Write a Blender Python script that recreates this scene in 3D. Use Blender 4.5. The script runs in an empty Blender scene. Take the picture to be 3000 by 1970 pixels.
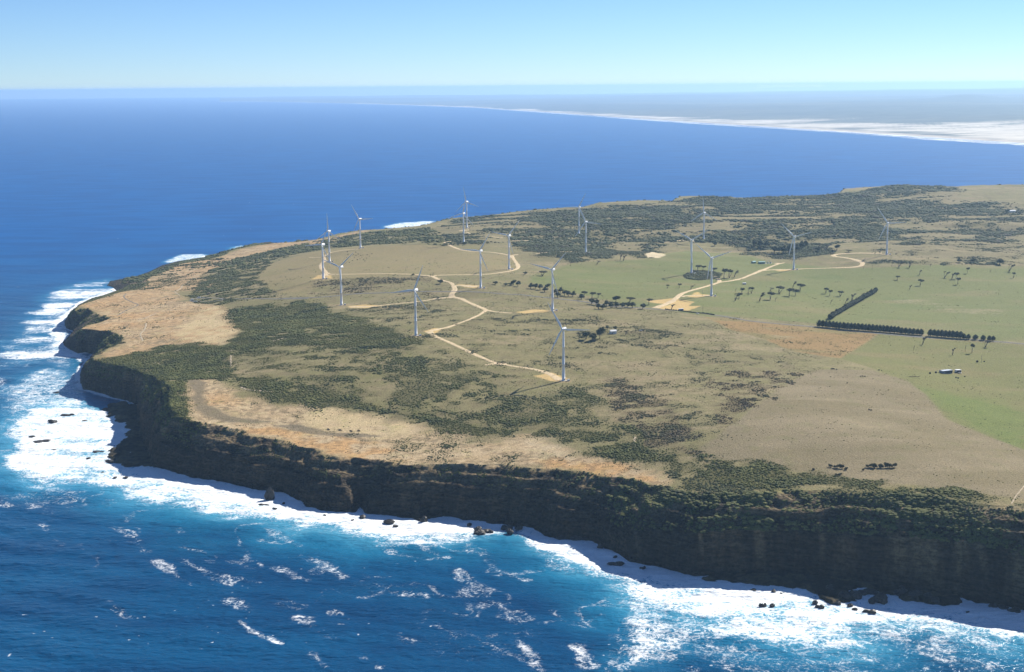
import bpy, math, random
import numpy as np
from mathutils import Matrix, Vector

# ------------------------------------------------------------------ camera
HC = 455.0                      # metres above the sea
PITCH = math.radians(9.91); ROLL = math.radians(0.5); F = 4190.0
r0 = np.array([1, 0, 0.]); u0 = np.array([0, math.sin(PITCH), math.cos(PITCH)])
FW = np.array([0, math.cos(PITCH), -math.sin(PITCH)])
RT = r0 * math.cos(ROLL) - u0 * math.sin(ROLL); UP = u0 * math.cos(ROLL) + r0 * math.sin(ROLL)
scene = bpy.context.scene
cam = bpy.data.objects.new('camera', bpy.data.cameras.new('camera'))
scene.collection.objects.link(cam); scene.camera = cam
cam.data.sensor_width = 36.0; cam.data.lens = F / 3000 * 36
cam.data.clip_start = 1.0; cam.data.clip_end = 400000.0
cam.matrix_world = Matrix(((RT[0], UP[0], -FW[0], 0), (RT[1], UP[1], -FW[1], 0), (RT[2], UP[2], -FW[2], HC), (0, 0, 0, 1)))

# ------------------------------------------------------------------ light
SUN_AZ = math.atan2(0.69, 0.72); SUN_EL = math.radians(36)
world = bpy.data.worlds.new('World'); scene.world = world; world.use_nodes = True
wn = world.node_tree.nodes; wl = world.node_tree.links
sky = wn.new('ShaderNodeTexSky'); sky.sky_type = 'NISHITA'; sky.sun_disc = False
sky.sun_elevation = SUN_EL; sky.sun_rotation = SUN_AZ
sky.altitude = 2000; sky.air_density = 0.8; sky.dust_density = 0.12; sky.ozone_density = 8.0
wl.new(sky.outputs[0], wn['Background'].inputs[0]); wn['Background'].inputs[1].default_value = 0.066
sun = bpy.data.objects.new('sun', bpy.data.lights.new('sun', 'SUN')); scene.collection.objects.link(sun)
sun.data.energy = 4.4; sun.data.angle = math.radians(0.53); sun.data.color = (1.0, 0.94, 0.84)
sd = Vector((math.sin(SUN_AZ) * math.cos(SUN_EL), math.cos(SUN_AZ) * math.cos(SUN_EL), math.sin(SUN_EL)))
sun.rotation_euler = sd.to_track_quat('Z', 'Y').to_euler()
scene.view_settings.view_transform = 'Standard'; scene.view_settings.look = 'None'
scene.view_settings.exposure = 0.9; scene.view_settings.gamma = 1.0
scene.cycles.volume_bounces = 1
scene.cycles.max_bounces = 5; scene.cycles.diffuse_bounces = 2; scene.cycles.glossy_bounces = 2

rng = np.random.default_rng(7); random.seed(7)
C = scene.collection.objects

# ------------------------------------------------------------------ numeric helpers
def S(a, b, x):
    t = np.clip((x - a) / (b - a), 0, 1); return t * t * (3 - 2 * t)
def _h(ix, iy, s):
    n = (ix.astype(np.int64) * 374761393 + iy.astype(np.int64) * 668265263 + s * 974634777) & 0xFFFFFFFF
    n = ((n ^ (n >> 13)) * 1274126177) & 0xFFFFFFFF
    n = n ^ (n >> 16)
    return (n & 0xFFFF).astype(np.float32) / 65535.0
def vn(x, y, s=0):                       # value noise 0..1
    fx = np.floor(x); fy = np.floor(y)
    tx = (x - fx).astype(np.float32); ty = (y - fy).astype(np.float32)
    tx = tx * tx * tx * (tx * (tx * 6 - 15) + 10); ty = ty * ty * ty * (ty * (ty * 6 - 15) + 10)
    ix = fx.astype(np.int64); iy = fy.astype(np.int64)
    a = _h(ix, iy, s); b = _h(ix + 1, iy, s); c = _h(ix, iy + 1, s); d = _h(ix + 1, iy + 1, s)
    return (a + (b - a) * tx) * (1 - ty) + (c + (d - c) * tx) * ty
def fbm(x, y, wl_, s=0, o=3, g=0.5):      # -1..1, rotated octaves
    r = 0; amp = 1; tot = 0; x = x / wl_; y = y / wl_
    for k in range(o):
        r = r + amp * (vn(x + 17.3 * k, y - 9.1 * k, s + k) * 2 - 1); tot += amp; amp *= g
        x, y = (x * 0.8 - y * 0.6) * 2.03, (x * 0.6 + y * 0.8) * 2.03
    return r / tot
def ray(px, py):
    return FW * F + RT * (np.asarray(px, float)[..., None] - 1500) + UP * (985 - np.asarray(py, float)[..., None])
def at(px, py, z):
    d = ray(px, py); t = (np.asarray(z, float) - HC) / d[..., 2]
    return np.stack([d[..., 0] * t, d[..., 1] * t, np.broadcast_to(np.asarray(z, float), t.shape)], -1)
M_ = 3000 / 2380.0                        # tracing was done on a 2380 px wide view
def am(pts, z=0.0):
    p = np.array(pts, float) * M_; return at(p[:, 0], p[:, 1], z)
def z1(x, y): return (800 + x * .29436, 520 + y * .29436)
def z2(x, y): return (1500 + x * .29436, 520 + y * .29436)
def z3(x, y): return (2200 + x * .33656, 520 + y * .33656)
def z4(x, y): return (100 + x * .33656, 700 + y * .33656)
def sdf(poly, x, y, pad=None):            # signed distance, + inside
    P = np.asarray(poly, float)[:, :2]; n = len(P)
    out = np.full(x.shape, -1e4, np.float32)
    if pad is not None:
        lo = P.min(0) - pad; hi = P.max(0) + pad
        idx = np.nonzero((x > lo[0]) & (x < hi[0]) & (y > lo[1]) & (y < hi[1]))[0]
        if len(idx) == 0: return out
        X = x[idx].astype(np.float32); Y = y[idx].astype(np.float32)
    else:
        X = x.astype(np.float32); Y = y.astype(np.float32)
    d2 = np.full(X.shape, 1e12, np.float32); ins = np.zeros(X.shape, bool)
    for i in range(n):
        ax, ay = P[i]; bx, by = P[(i + 1) % n]
        ex, ey = bx - ax, by - ay; L = ex * ex + ey * ey + 1e-9
        wx = X - np.float32(ax); wy = Y - np.float32(ay)
        t = np.clip((wx * np.float32(ex) + wy * np.float32(ey)) / np.float32(L), 0, 1)
        dx = wx - t * np.float32(ex); dy = wy - t * np.float32(ey)
        np.minimum(d2, dx * dx + dy * dy, out=d2)
        if ay != by:
            c = ((ay > Y) != (by > Y)) & (X < np.float32(bx - ax) * (Y - np.float32(ay)) / np.float32(by - ay) + np.float32(ax))
            ins ^= c
    d = np.sqrt(d2); d[~ins] *= -1
    if pad is None: return d
    out[idx] = d; return out
def linedist(P, x, y, pad):
    P = np.asarray(P, float)[:, :2]
    out = np.full(x.shape, 1e4, np.float32)
    lo = P.min(0) - pad; hi = P.max(0) + pad
    idx = np.nonzero((x > lo[0]) & (x < hi[0]) & (y > lo[1]) & (y < hi[1]))[0]
    if len(idx) == 0: return out
    X = x[idx]; Y = y[idx]; d2 = np.full(X.shape, 1e12)
    for i in range(len(P) - 1):
        ax, ay = P[i]; ex, ey = P[i + 1] - P[i]; L = ex * ex + ey * ey + 1e-9
        t = np.clip(((X - ax) * ex + (Y - ay) * ey) / L, 0, 1)
        d2 = np.minimum(d2, (X - ax - t * ex) ** 2 + (Y - ay - t * ey) ** 2)
    out[idx] = np.sqrt(d2); return out

# ------------------------------------------------------------------ lie of the land
TURB = [  # base x, y, z ; blade angle ; where it stands
 (67.7, 1854.0, 69.5, 87, 'nearest and largest white wind turbine, at the front end of the sandy track'),
 (-144.2, 2117.2, 88.0, 21, 'white wind turbine at the sandy track bend, second nearest to the front cliff'),
 (-305.4, 2537.8, 70.0, 48, 'white wind turbine at the dead end of the left sandy spur'),
 (-376.4, 2838.8, 79.0, 24, 'white wind turbine at the left front corner of the ring track'),
 (-404.3, 3163.1, 73.0, 116, 'white wind turbine just behind the left corner of the ring track'),
 (-356.6, 3369.4, 81.0, 86, 'white wind turbine alone at the far left end of the ring track'),
 (-57.0, 2618.9, 89.0, 32, 'white wind turbine on the short sandy spur right of the track fork'),
 (-4.6, 2903.7, 87.0, 39, 'white wind turbine at the right bend of the ring track'),
 (-111.5, 3352.2, 94.0, 12, 'white wind turbine by the small orange pad, just in front of the farthest one'),
 (-115.7, 3746.2, 90.0, 107, 'farthest white wind turbine, near the rear shore'),
 (170.9, 3590.0, 84.0, 28, 'white wind turbine in the dark scrub, rear one of a pair'),
 (166.3, 3168.7, 88.0, 95, 'white wind turbine at the dark scrub edge, front one of a pair'),
 (68.2, 2362.0, 85.0, 41, 'white wind turbine directly behind the nearest one, ending the right sandy spur'),
 (367.6, 2899.0, 76.0, 58, 'white wind turbine rising from a low dark thicket in the green paddock'),
 (475.5, 3518.7, 74.0, 115, 'white wind turbine on the rear dunes behind the thicket turbine'),
 (361.7, 2564.0, 78.0, 69, 'white wind turbine beside the sandy site yard on the green paddock'),
 (592.8, 2982.0, 70.0, 73, 'white wind turbine right of the green substation sheds'),
 (822.2, 3115.1, 86.0, 85, 'rightmost white wind turbine, on the mound at the end of the winding track'),
]
BROW = [(2700,1230,75),(2380,1184,75),(2236,1163,75),(2026,1142,75),(1807,1145,67),(1666,1149,65),(1586,1136,64),(1524,1124,60),(1451,1118,52),(1391,1103,54),
 (1286,1086,53),(1181,1080,51),(1005,1077,47),(945,1080,46),(840,1072,42),(765,1050,49),(675,1029,47),(615,1017,48),(555,1005,48),(500,990,51),(450,975,56),(410,965,60),
 (392,940,63),(400,910,64),(385,890,62),(350,876,48),(290,855,44),(250,842,47),(216,836,45),(250,813,45),(288,796,46),(292,786,46),(253,769,43),(191,764,40),
 (200,757,40),(229,751,41),(257,740,42),(229,729,40),(202,717,38),(173,721,37),(186,710,37),(240,692,34),(282,678,30),(320,673,26),(345,664,22),(346,646,16),
 (400,625,15),(427,613,15),(480,605,16),(520,593,17),(547,581,19),(600,570,25),(629,566,28),(694,561,34),(735,558,38),(786,543,44),(833,536,48),(894,532,54),(983,525,60),(1013,515,62),
 (1055,507,66),(1190,493,74),(1342,483,82),(1419,469,88),(1494,466,90),(1564,467,92),(1582,456,98),(1634,456,98),(1745,460,94),(1852,455,98),(1945,450,102),(1964,439,108),(2092,430,116),(2226,434,112),(2279,430,114),(2380,429,116),(2750,424,118)]
CTRL = [(300,740,44),(400,690,44),(480,692,50),(450,640,34),(500,760,58),(600,900,67),(620,780,70),(700,640,72),(900,600,82),(1150,610,85),(900,900,70),
 (1100,950,64),(1250,700,82),(1500,745,86),(1650,770,82),(1800,830,76),(1600,950,75),(1900,870,75),(2050,870,74),(2000,1000,83),(2150,830,58),(2250,900,56),
 (2380,960,57),(2300,1040,69),(2380,1100,73),(1950,700,62),(2300,750,58),(1800,660,66),(1450,640,74),(2380,640,62),(2300,560,84),(1900,520,90),(1500,530,88),
 (2380,480,100),(700,600,62),(560,620,42),(2700,700,60),(2700,950,60),(2700,560,85),(900,985,53),(1250,1030,57),(1600,1060,70),(480,930,61)]
cp = [[*am([(a, b)], c)[0]] for a, b, c in BROW + CTRL] + [[a, b, c] for a, b, c, _, _ in TURB]
cp = np.array(cp)
def undul(x, y):
    far = S(2900, 3300, y) * S(-60, 120, x - 0.1 * (y - 3000)) + 0.5 * S(3300, 3600, y)
    far = np.clip(far, 0, 1)
    return (fbm(x, y, 260, 3, 3) * 3.0 + fbm(x, y, 60, 9, 2) * 0.8 + far * (11.0 * fbm(x * 0.5, y, 150, 21, 3)))
K2 = 120.0 ** 2
_d = np.sqrt(((cp[:, None, :2] - cp[None, :, :2]) ** 2).sum(-1) + K2)
_w = np.linalg.solve(_d - np.eye(len(cp)) * 12.0, cp[:, 2] - undul(cp[:, 0], cp[:, 1]) - 70.0)
def hl(x, y):
    r = np.full(x.shape, 70.0, np.float64)
    for i in range(len(cp)):
        r += _w[i] * np.sqrt((x - cp[i, 0]) ** 2 + (y - cp[i, 1]) ** 2 + K2)
    return np.clip(r, 6, 150) + undul(x, y)
_ox = np.arange(-2600., 3400., 20.); _oy = np.arange(800., 6900., 20.)
_GX, _GY = np.meshgrid(_ox, _oy); _GH = hl(_GX.ravel(), _GY.ravel()).reshape(_GX.shape) - undul(_GX.ravel(), _GY.ravel()).reshape(_GX.shape)
def hl(x, y):                                  # bilinear look-up of the smooth part, plus the fine undulation
    fx = np.clip((x - _ox[0]) / 20., 0, len(_ox) - 1.001); fy = np.clip((y - _oy[0]) / 20., 0, len(_oy) - 1.001)
    i = fx.astype(int); j = fy.astype(int); u = fx - i; v = fy - j
    return (_GH[j, i] * (1 - u) + _GH[j, i + 1] * u) * (1 - v) + (_GH[j + 1, i] * (1 - u) + _GH[j + 1, i + 1] * u) * v + undul(x, y)
def ground_at(pts):                            # first hit of sight lines through photo pixels with the land
    pts = np.array(pts, float); d = ray(pts[:, 0], pts[:, 1]); d = d / d[:, 1:2]
    Y = np.concatenate([np.arange(1050, 2400, 6.), np.arange(2400, 6600, 14.)])
    X = d[:, 0:1] * Y; Z = HC + d[:, 2:3] * Y
    G = hl(X.ravel(), np.broadcast_to(Y, X.shape).ravel()).reshape(X.shape)
    below = (Z - G) <= 0
    k = np.where(below.any(1), below.argmax(1), len(Y) - 1); k = np.maximum(k, 1)
    a = np.arange(len(pts)); e0 = (Z - G)[a, k - 1]; e1 = (Z - G)[a, k]
    t = np.clip(e0 / (e0 - e1 + 1e-9), 0, 1); y = Y[k - 1] + (Y[k] - Y[k - 1]) * t
    x = d[:, 0] * y
    return np.stack([x, y, hl(x, y)], -1)
def gm(pts): return ground_at(np.array(pts, float) * M_)

WATER = [(2700,1480),(2380,1417),(2236,1388),(2191,1385),(2071,1367),(1921,1346),(1810,1337),(1666,1338),(1616,1340),(1538,1319),(1463,1307),(1400,1271),(1376,1256),(1292,1253),(1241,1229),
 (1157,1220),(1073,1208),(1031,1199),(999,1200),(975,1214),(957,1203),(900,1197),(850,1194),(837,1180),(825,1192),(780,1189),(720,1180),(654,1146),(600,1140),(555,1130),(500,1118),(450,1112),(396,1096),(354,1085),
 (345,1060),(330,1030),(325,1000),(318,970),(322,940),(319,934),(267,924),(230,914),(195,906),(187,892),(186,870),(200,845),(235,828),(275,800),(268,792),(240,815),(181,822),(150,805),(146,795),(170,775),(200,768),
 (175,770),(154,764),(149,748),(165,728),(181,709),(199,700),(247,684),(271,676),(262,669),(248,664),(255,654),(280,649),(320,641),(346,632),(376,617),(413,607),(475,602),(507,593),(547,578),(600,566),(629,562)]
wat = am(WATER, 0.0)
brow = np.array([[*at(a * M_, b * M_, c)] for a, b, c in BROW])
tail = brow[[i for i, q in enumerate(BROW) if q[0] >= 694 and q[1] < 600]]
off = tail[:, :2] / np.linalg.norm(tail[:, :2], axis=1)[:, None]
tail2 = tail[:, :2] + off * 45 - np.array([25, 0])
NEARX = np.array([[2600., 1000.], [2600., 6500.]])
coastp = np.vstack([wat[::-1][::-1][:, :2], tail2, [[3300, 6400], [3300, 900]]])
browp = np.vstack([brow[:, :2], [[3300, 6300], [3300, 1100]]])

SHELF = am([(345,1088),(279,1083),(262,1068),(250,1050),(285,1030),(300,1010),(285,985),(255,968),(240,948),(262,938),(300,936),(330,950),(345,1000),(370,1050),(400,1092),(380,1096)], 0.8)
SHELF2 = am([(1630,1346),(1720,1357),(1800,1362),(1850,1370),(1895,1384),(1930,1398),(1990,1402),(2015,1390),(1985,1374),(2000,1368),(2071,1379),(2110,1394),(2160,1406),(2205,1410),(2236,1394),(2236,1375),(2000,1330),(1666,1330)], 0.8)
SHELVES = [SHELF, SHELF2]

def coast_fields(x, y):
    dc = sdf(coastp, x, y); db = sdf(browp, x, y)
    k = (np.abs(db) < 60) & (y < 2600)
    db[k] += (fbm(x[k], y[k], 30, 61, 3) * 9 + fbm(x[k], y[k], 9, 67, 2) * 3) * S(60, 20, np.abs(db[k])) * S(2600, 2300, y[k])
    return dc, db
def prof(t, pts):
    a = np.array(pts, float); return np.interp(t, a[:, 0], a[:, 1])
def terrain(x, y, dc=None, db=None, full=False):
    if dc is None: dc, db = coast_fields(x, y)
    h = hl(x, y)
    near = 1 - S(2300, 2700, y)
    but = (fbm(x, y, 48, 29, 2) * 7.0 + fbm(x, y, 20, 31, 2) * 4.5 + fbm(x, y, 8, 37, 2) * 1.4) * (0.35 + 0.65 * near)
    d1 = np.maximum(dc, db + 10.0)
    band = db < 0
    bo = np.maximum(-db, 0)
    d1n = np.where(d1 > 0, np.maximum(d1 + but * S(0, 14, d1), 0.0), d1)
    t = np.clip(d1n / (d1n + bo + 1e-3), 0, 1)
    A = prof(t, [(0, 0), (.03, .10), (.06, .30), (.13, .60), (.17, .65), (.55, .86), (1, 1)])
    B = prof(t, [(0, 0), (.05, .05), (.11, .22), (.24, .48), (.36, .62), (.62, .81), (1, 1)])
    Cc = prof(t, [(0, 0), (.06, .10), (.2, .42), (.5, .70), (1, 1)])
    wA = S(60, 180, x) * (1 - S(1500, 1600, y)); wC = S(1640, 1720, y)
    p = A * wA + (1 - wA) * (B * (1 - wC) + Cc * wC)
    zb = h * p
    bump = np.maximum(fbm(x, y, 8, 41, 3) - .05, 0) * 8.0 * S(0.30, 0.04, t) * S(0, .02, t) * near
    st_ = 8.5; ph = fbm(x, y, 55, 43, 2) * 5.0; q = (zb + ph) / st_; fq = q - np.floor(q); tz = (np.floor(q) + S(.30, .95, fq)) * st_ - ph
    zb = zb + (tz - zb) * .8 * S(0, .08, t) * S(.95, .7, t) * near * S(-.7, -.2, fbm(x, y, 70, 47, 2))
    zb = zb + bump + np.where(t < 1, 0.25 * np.sin(zb * 0.9 + fbm(x, y, 30, 5, 2) * 6) * S(0.02, .2, t) * S(0.98, .8, t) * near, 0)
    z = np.where(band & (d1 > 0), zb, h)
    z = np.where((d1 <= 0) & band, np.maximum(-6.0, d1 * 0.25 - 0.6), z)
    for sh in SHELVES:
        s = sdf(sh, x, y, 24) + fbm(x, y, 14, 55, 4) * 11 - 1
        zs = -1.2 + 3.7 * S(-3, 4, s) + fbm(x, y, 6, 57, 3) * 1.5 * S(-3, 4, s)
        z = np.where(s > -4, np.maximum(z, zs), z)
    if full: return z, t, band & (d1 > 0), dc, db
    return z

# ------------------------------------------------------------------ land cover
def PM(*pts): return gm(pts)[:, :2]
REG = dict(
 h1=PM((216,838),(300,825),(380,806),(440,796),(515,800),(545,785),(580,800),(540,815),(537,860),(562,882),(500,885),(440,885),(425,900),(436,940),(452,972),(400,1000),(330,980),(280,930),(190,905),(187,865)),
 mid=PM((500,725),(560,712),(700,700),(760,712),(830,740),(880,760),(940,778),(990,792),(960,806),(880,812),(830,832),(740,806),(640,806),(545,815),(520,795),(560,770),(540,750)),
 leftgreen=PM((440,690),(470,640),(520,608),(600,590),(690,568),(760,570),(640,608),(600,640),(640,690),(560,700),(500,710),(450,706)),
 ringscrub=PM((640,600),(700,568),(900,535),(1000,530),(1060,560),(1035,572),(900,568),(760,578)),
 front=PM((540,880),(640,868),(740,898),(830,918),(900,943),(1000,963),(1080,983),(1160,1000),(1280,998),(1400,1000),(1480,1040),(1600,1066),(1750,1078),(1900,1102),(2090,1124),(2380,1166),(2450,1175),(2450,1195),(2230,1165),(2030,1142),(1810,1142),(1670,1124),(1560,1085),(1500,1076),(1420,1066),(1340,1038),(1200,1016),(1060,1008),(980,985),(860,963),(760,945),(640,932),(560,905)),
 frontgrey=PM((1540,1100),(1600,1085),(1700,1110),(1830,1130),(2030,1140),(2236,1163),(2100,1150),(1800,1146),(1660,1150),(1580,1132)),
 central=PM((540,820),(640,812),(840,832),(900,812),(1000,800),(1100,850),(1240,880),(1340,890),(1460,960),(1560,1020),(1590,1060),(1480,1035),(1400,998),(1280,995),(1160,995),(1080,980),(1000,960),(900,940),(740,895),(640,865),(540,875)),
 inner=PM((800,720),(1000,700),(1100,740),(1240,740),(1380,740),(1500,760),(1700,800),(1860,850),(1840,880),(1600,1058),(1460,960),(1340,880),(1120,845),(1020,790),(900,800),(880,745)),
 heath=PM((1400,905),(1440,880),(1500,900),(1560,930),(1590,990),(1600,1058),(1500,1036),(1430,985)),
 heath2=PM((1640,880),(1700,855),(1770,858),(1850,862),(1840,880),(1790,925),(1690,1000),(1650,960)),
 heath3=PM((1000,640),(760,650),(700,690),(820,700),(1000,690),(1040,660)),
 far=PM((1000,545),(1050,512),(1190,495),(1350,484),(1560,468),(1640,457),(1950,451),(2100,431),(2230,435),(2240,462),(2390,476),(2390,600),(2220,604),(2060,596),(1980,560),(1850,604),(1740,592),(1700,572),(1600,562),(1490,602),(1440,588),(1330,614),(1240,592),(1180,566),(1060,570)),
 farA=PM((1370,488),(1560,478),(1620,505),(1570,530),(1480,545),(1420,540),(1350,530),(1250,520),(1180,510),(1270,496)),
 farB=PM((1690,512),(1800,508),(1840,530),(1810,545),(1720,540)),
 farC=PM((1935,512),(1990,503),(2030,525),(1995,545),(1945,535)),
 farD=PM((2230,560),(2300,545),(2370,560),(2330,566)),
 farE=PM((1950,452),(2090,430),(2230,436),(2160,450),(2060,462),(1800,474),(1640,478),(1600,462),(1750,462)),
 farF=PM((1640,480),(1900,478),(2150,470),(2380,485),(2380,500),(2150,498),(1900,498),(1700,495)),
 farG=PM((1180,545),(1300,540),(1440,560),(1420,600),(1330,612),(1230,585),(1190,570)),
 farH=PM((1790,575),(1880,560),(1930,590),(1850,600)),
 farI=PM((1490,560),(1640,545),(1800,560),(1780,575),(1660,566),(1560,562),(1500,590)),
 thick=PM((1590,640),(1610,628),(1650,630),(1680,636),(1670,648),(1625,652),(1595,648)),
 thick2=PM((2235,605),(2300,600),(2380,612),(2330,618),(2240,614)),
 dunescrub=PM((1985,620),(2100,590),(2150,596),(2240,600),(2200,618),(2060,612)),
 orangeL=PM((180,712),(235,692),(290,676),(400,676),(425,700),(500,712),(545,728),(520,738),(560,768),(520,802),(440,796),(380,806),(300,824),(216,838),(288,797),(292,787),(253,770),(191,765),(229,751),(257,741),(229,729),(202,717)),
 orangeL2=PM((290,676),(330,652),(380,630),(430,612),(480,604),(560,592),(520,612),(470,640),(500,672),(430,676)),
 coastL=PM((400,632),(430,616),(480,606),(545,584),(600,572),(630,566),(700,562),(745,557),(800,545),(850,536),(850,545),(790,556),(745,566),(690,570),(640,578),(600,590),(560,600),(480,628),(430,650)),
 sandL=PM((440,745),(500,712),(545,765),(560,770),(520,802),(430,790),(400,780)),
 ledge=PM((438,882),(470,878),(532,890),(545,925),(640,945),(760,945),(860,972),(940,985),(980,995),(1060,1000),(1100,1025),(1160,1030),(1200,1016),(1320,1040),(1340,1058),(1440,1066),(1545,1108),(1540,1128),(1451,1120),(1286,1088),(1181,1082),(1005,1079),(840,1074),(765,1052),(675,1031),(555,1007),(450,977),(428,930)),
 orangestrip=PM((560,985),(640,995),(760,1010),(860,1030),(900,1050),(870,1075),(760,1050),(675,1030),(560,1006)),
 orangestrip2=PM((1240,1072),(1330,1062),(1440,1078),(1540,1108),(1530,1122),(1391,1104),(1260,1086)),
 sandtop=PM((700,958),(800,955),(880,972),(970,985),(1000,998),(930,1010),(880,1015),(800,1005),(720,1000)),
 sandpatch=PM((1215,1025),(1270,1022),(1320,1040),(1310,1055),(1250,1052),(1210,1040)),
 greypath=PM((436,884),(465,882),(478,900),(470,925),(490,945),(540,968),(600,975),(635,980),(580,986),(520,980),(470,965),(448,940),(450,910)),
 greyledge=PM((640,990),(700,985),(760,1005),(860,1008),(890,1015),(820,1018),(720,1010)),
 ring=PM((588,622),(690,596),(760,580),(900,572),(1040,572),(1120,590),(1200,592),(1200,628),(1100,640),(960,640),(760,652),(700,690),(620,682),(600,655)),
 green=PM((1240,640),(1330,612),(1490,604),(1600,582),(1720,588),(1800,612),(1950,625),(2050,622),(2220,616),(2390,620),(2390,798),(2200,780),(1900,752),(1640,735),(1530,718),(1470,712),(1380,690),(1290,672),(1230,655)),
 brownpad=PM((1640,738),(1900,762),(2040,776),(1955,833),(1850,818),(1780,790),(1700,768)),
 right=PM((1955,834),(2042,776),(2390,802),(2390,1060),(2290,1010),(2200,972),(2150,915),(2110,885),(2030,858)),
 greyhill=PM((1602,1064),(1720,975),(1800,912),(1850,882),(1900,860),(2030,862),(2110,888),(2150,918),(2200,975),(2290,1012),(2450,1070),(2450,1172),(2090,1123),(1850,1098),(1750,1076)),
 clear1=PM((1180,878),(1300,880),(1330,892),(1300,915),(1240,925),(1170,925),(1150,905)),
 pad1=PM((1240,874),(1282,866),(1322,880),(1304,888),(1280,886)),
 pad2=PM((985,770),(1010,763),(1030,764),(1012,775),(998,776)),
 pad3=PM((808,712),(850,708),(890,711),(850,717),(812,716)),
 pad4=PM((722,650),(740,640),(770,640),(772,648),(745,648)),
 pad7=PM((1062,661),(1115,664),(1105,670),(1080,668)),
 pad13=PM((1196,726),(1240,720),(1282,721),(1270,726),(1220,729)),
 padA=PM((1505,700),(1560,694),(1615,702),(1600,712),(1560,708),(1520,705)),
 padB=PM((1525,715),(1560,709),(1605,712),(1630,711),(1598,722),(1550,722)),
 padC=PM((1598,690),(1615,682),(1650,686),(1620,692)),
 pad16=PM((1608,682),(1622,679),(1628,682),(1618,685)),
 pad17=PM((1800,628),(1842,626),(1838,630),(1810,631)),
 pit=PM((1500,592),(1515,586),(1545,594),(1530,600),(1505,599)),
 pale1=PM((2060,690),(2200,700),(2330,720),(2350,735),(2250,730),(2120,712)),
 pale2=PM((1780,765),(1850,772),(1880,785),(1820,785)),
 lush=PM((2150,905),(2300,930),(2390,960),(2390,1055),(2280,1005),(2200,965)),
)
def msk(name, x, y, soft=4.0, warp=5.0, wl_=25.0):
    s = sdf(REG[name], x, y, 60 + warp * 3)
    ok = s > -1e3
    m = np.zeros(x.shape, np.float32)
    if ok.any():
        w = warp * fbm(x[ok], y[ok], wl_, 77, 3) if warp else 0
        m[ok] = S(-soft, soft, s[ok] + w)
    return m
def density(x, y):
    """shrub cover 0..1 and kind 0 green, 1 dark, 2 brown heath"""
    d = np.zeros(x.shape, np.float32); kind = np.zeros(x.shape, np.float32)
    n1 = fbm(x, y, 60, 101, 3); n2 = fbm(x, y, 18, 111, 3); n3 = fbm(x * 0.5, y, 75, 121, 4)
    def put(name, val, patch=None, k=0.0, soft=8., warp=10., wl_=35.):
        nonlocal d, kind
        m = msk(name, x, y, soft, warp, wl_)
        v = val * m if patch is None else m * val * S(patch[0] - .45, patch[0] + .34, patch[1]) ** 1.6
        kind = np.where(v > d, k, kind); d = np.maximum(d, v)
    put('h1', 1.0, (-.5, n2), 0., 14, 18); put('mid', 1.0, (-.40, n1 * .6 + n2 * .7), 0., 22, 26, 50); put('leftgreen', .85, (-.12, n1 * .5 + n2 * .8), .4)
    put('ringscrub', .85, (-.1, n1 * .6 + n2 * .6), .4); put('front', .95, (-.36, n1 * .6 + n2 * .8), 0., 16, 24); put('frontgrey', .8, (-.2, n2), .8)
    put('central', .66, (-.18, n1 * .8 + n2 * .6), .1, 14, 20); put('inner', .5, (.12, n3 * .7 + n2 * .7), 1.2, 14, 20)
    put('heath', .72, (-.25, n1 * .5 + n2 * .7), 1.6, 14, 25); put('heath2', .68, (.0, n3 * .5 + n2 * .8), 2.0, 14, 25); put('heath3', .5, (.1, n3 + n2 * .5), 1.6, 14, 25)
    put('far', .9, (.04, n3 * 1.0 + n2 * .35), 1.0, 20, 25, 60)
    for q in ('farA', 'farB', 'farC', 'farD', 'farE', 'farF', 'farG', 'farH', 'farI'):
        put(q, 1.0, (-.36, n3 * .8 + n2 * .4), 1.0, 14, 22, 60)
    put('thick', 1.0, None, 1.0, 4, 4); put('thick2', .8, (-.1, n2), 1.0); put('dunescrub', .7, (-.02, n3 * .7 + n2 * .5), 1.0)
    put('orangeL', .40, (.28, n1 * .5 + n2 * .6), .5); put('orangeL2', .5, (.1, n1 + n2 * .5), .6); put('ledge', .5, (.22, n1 * .5 + n2 * .8), .6, 14, 20)
    dry = (.10 + .10 * S(.0, .5, n2)) * S(-.5, .4, n1 + .5 * n2) * S(3300, 2300, y); kind = np.where(dry > d, .6, kind); d = np.maximum(d, dry)
    d *= 1 - .85 * np.maximum(msk('green', x, y, 8, 6), np.maximum(msk('right', x, y, 8, 6), msk('greyhill', x, y, 8, 4))) * (d < .3)
    put('greyhill', .10, (.34, n3 * .6 + n2 * .5), 1.0)
    for q in ('sandL', 'sandtop', 'sandpatch', 'greypath', 'orangestrip', 'orangestrip2'):
        d *= 1 - .88 * msk(q, x, y, 12, 18)
    d *= 1 - .75 * msk('clear1', x, y, 12, 10)
    for q in ('pad1', 'pad2', 'pad3', 'pad4', 'pad7', 'pad13', 'padA', 'padB', 'padC', 'pit'):
        d *= 1 - msk(q, x, y, 2, 1)
    return d, kind
def mix(c, m, col):
    return c + (np.array(col, np.float32) - c) * m[:, None]
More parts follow.
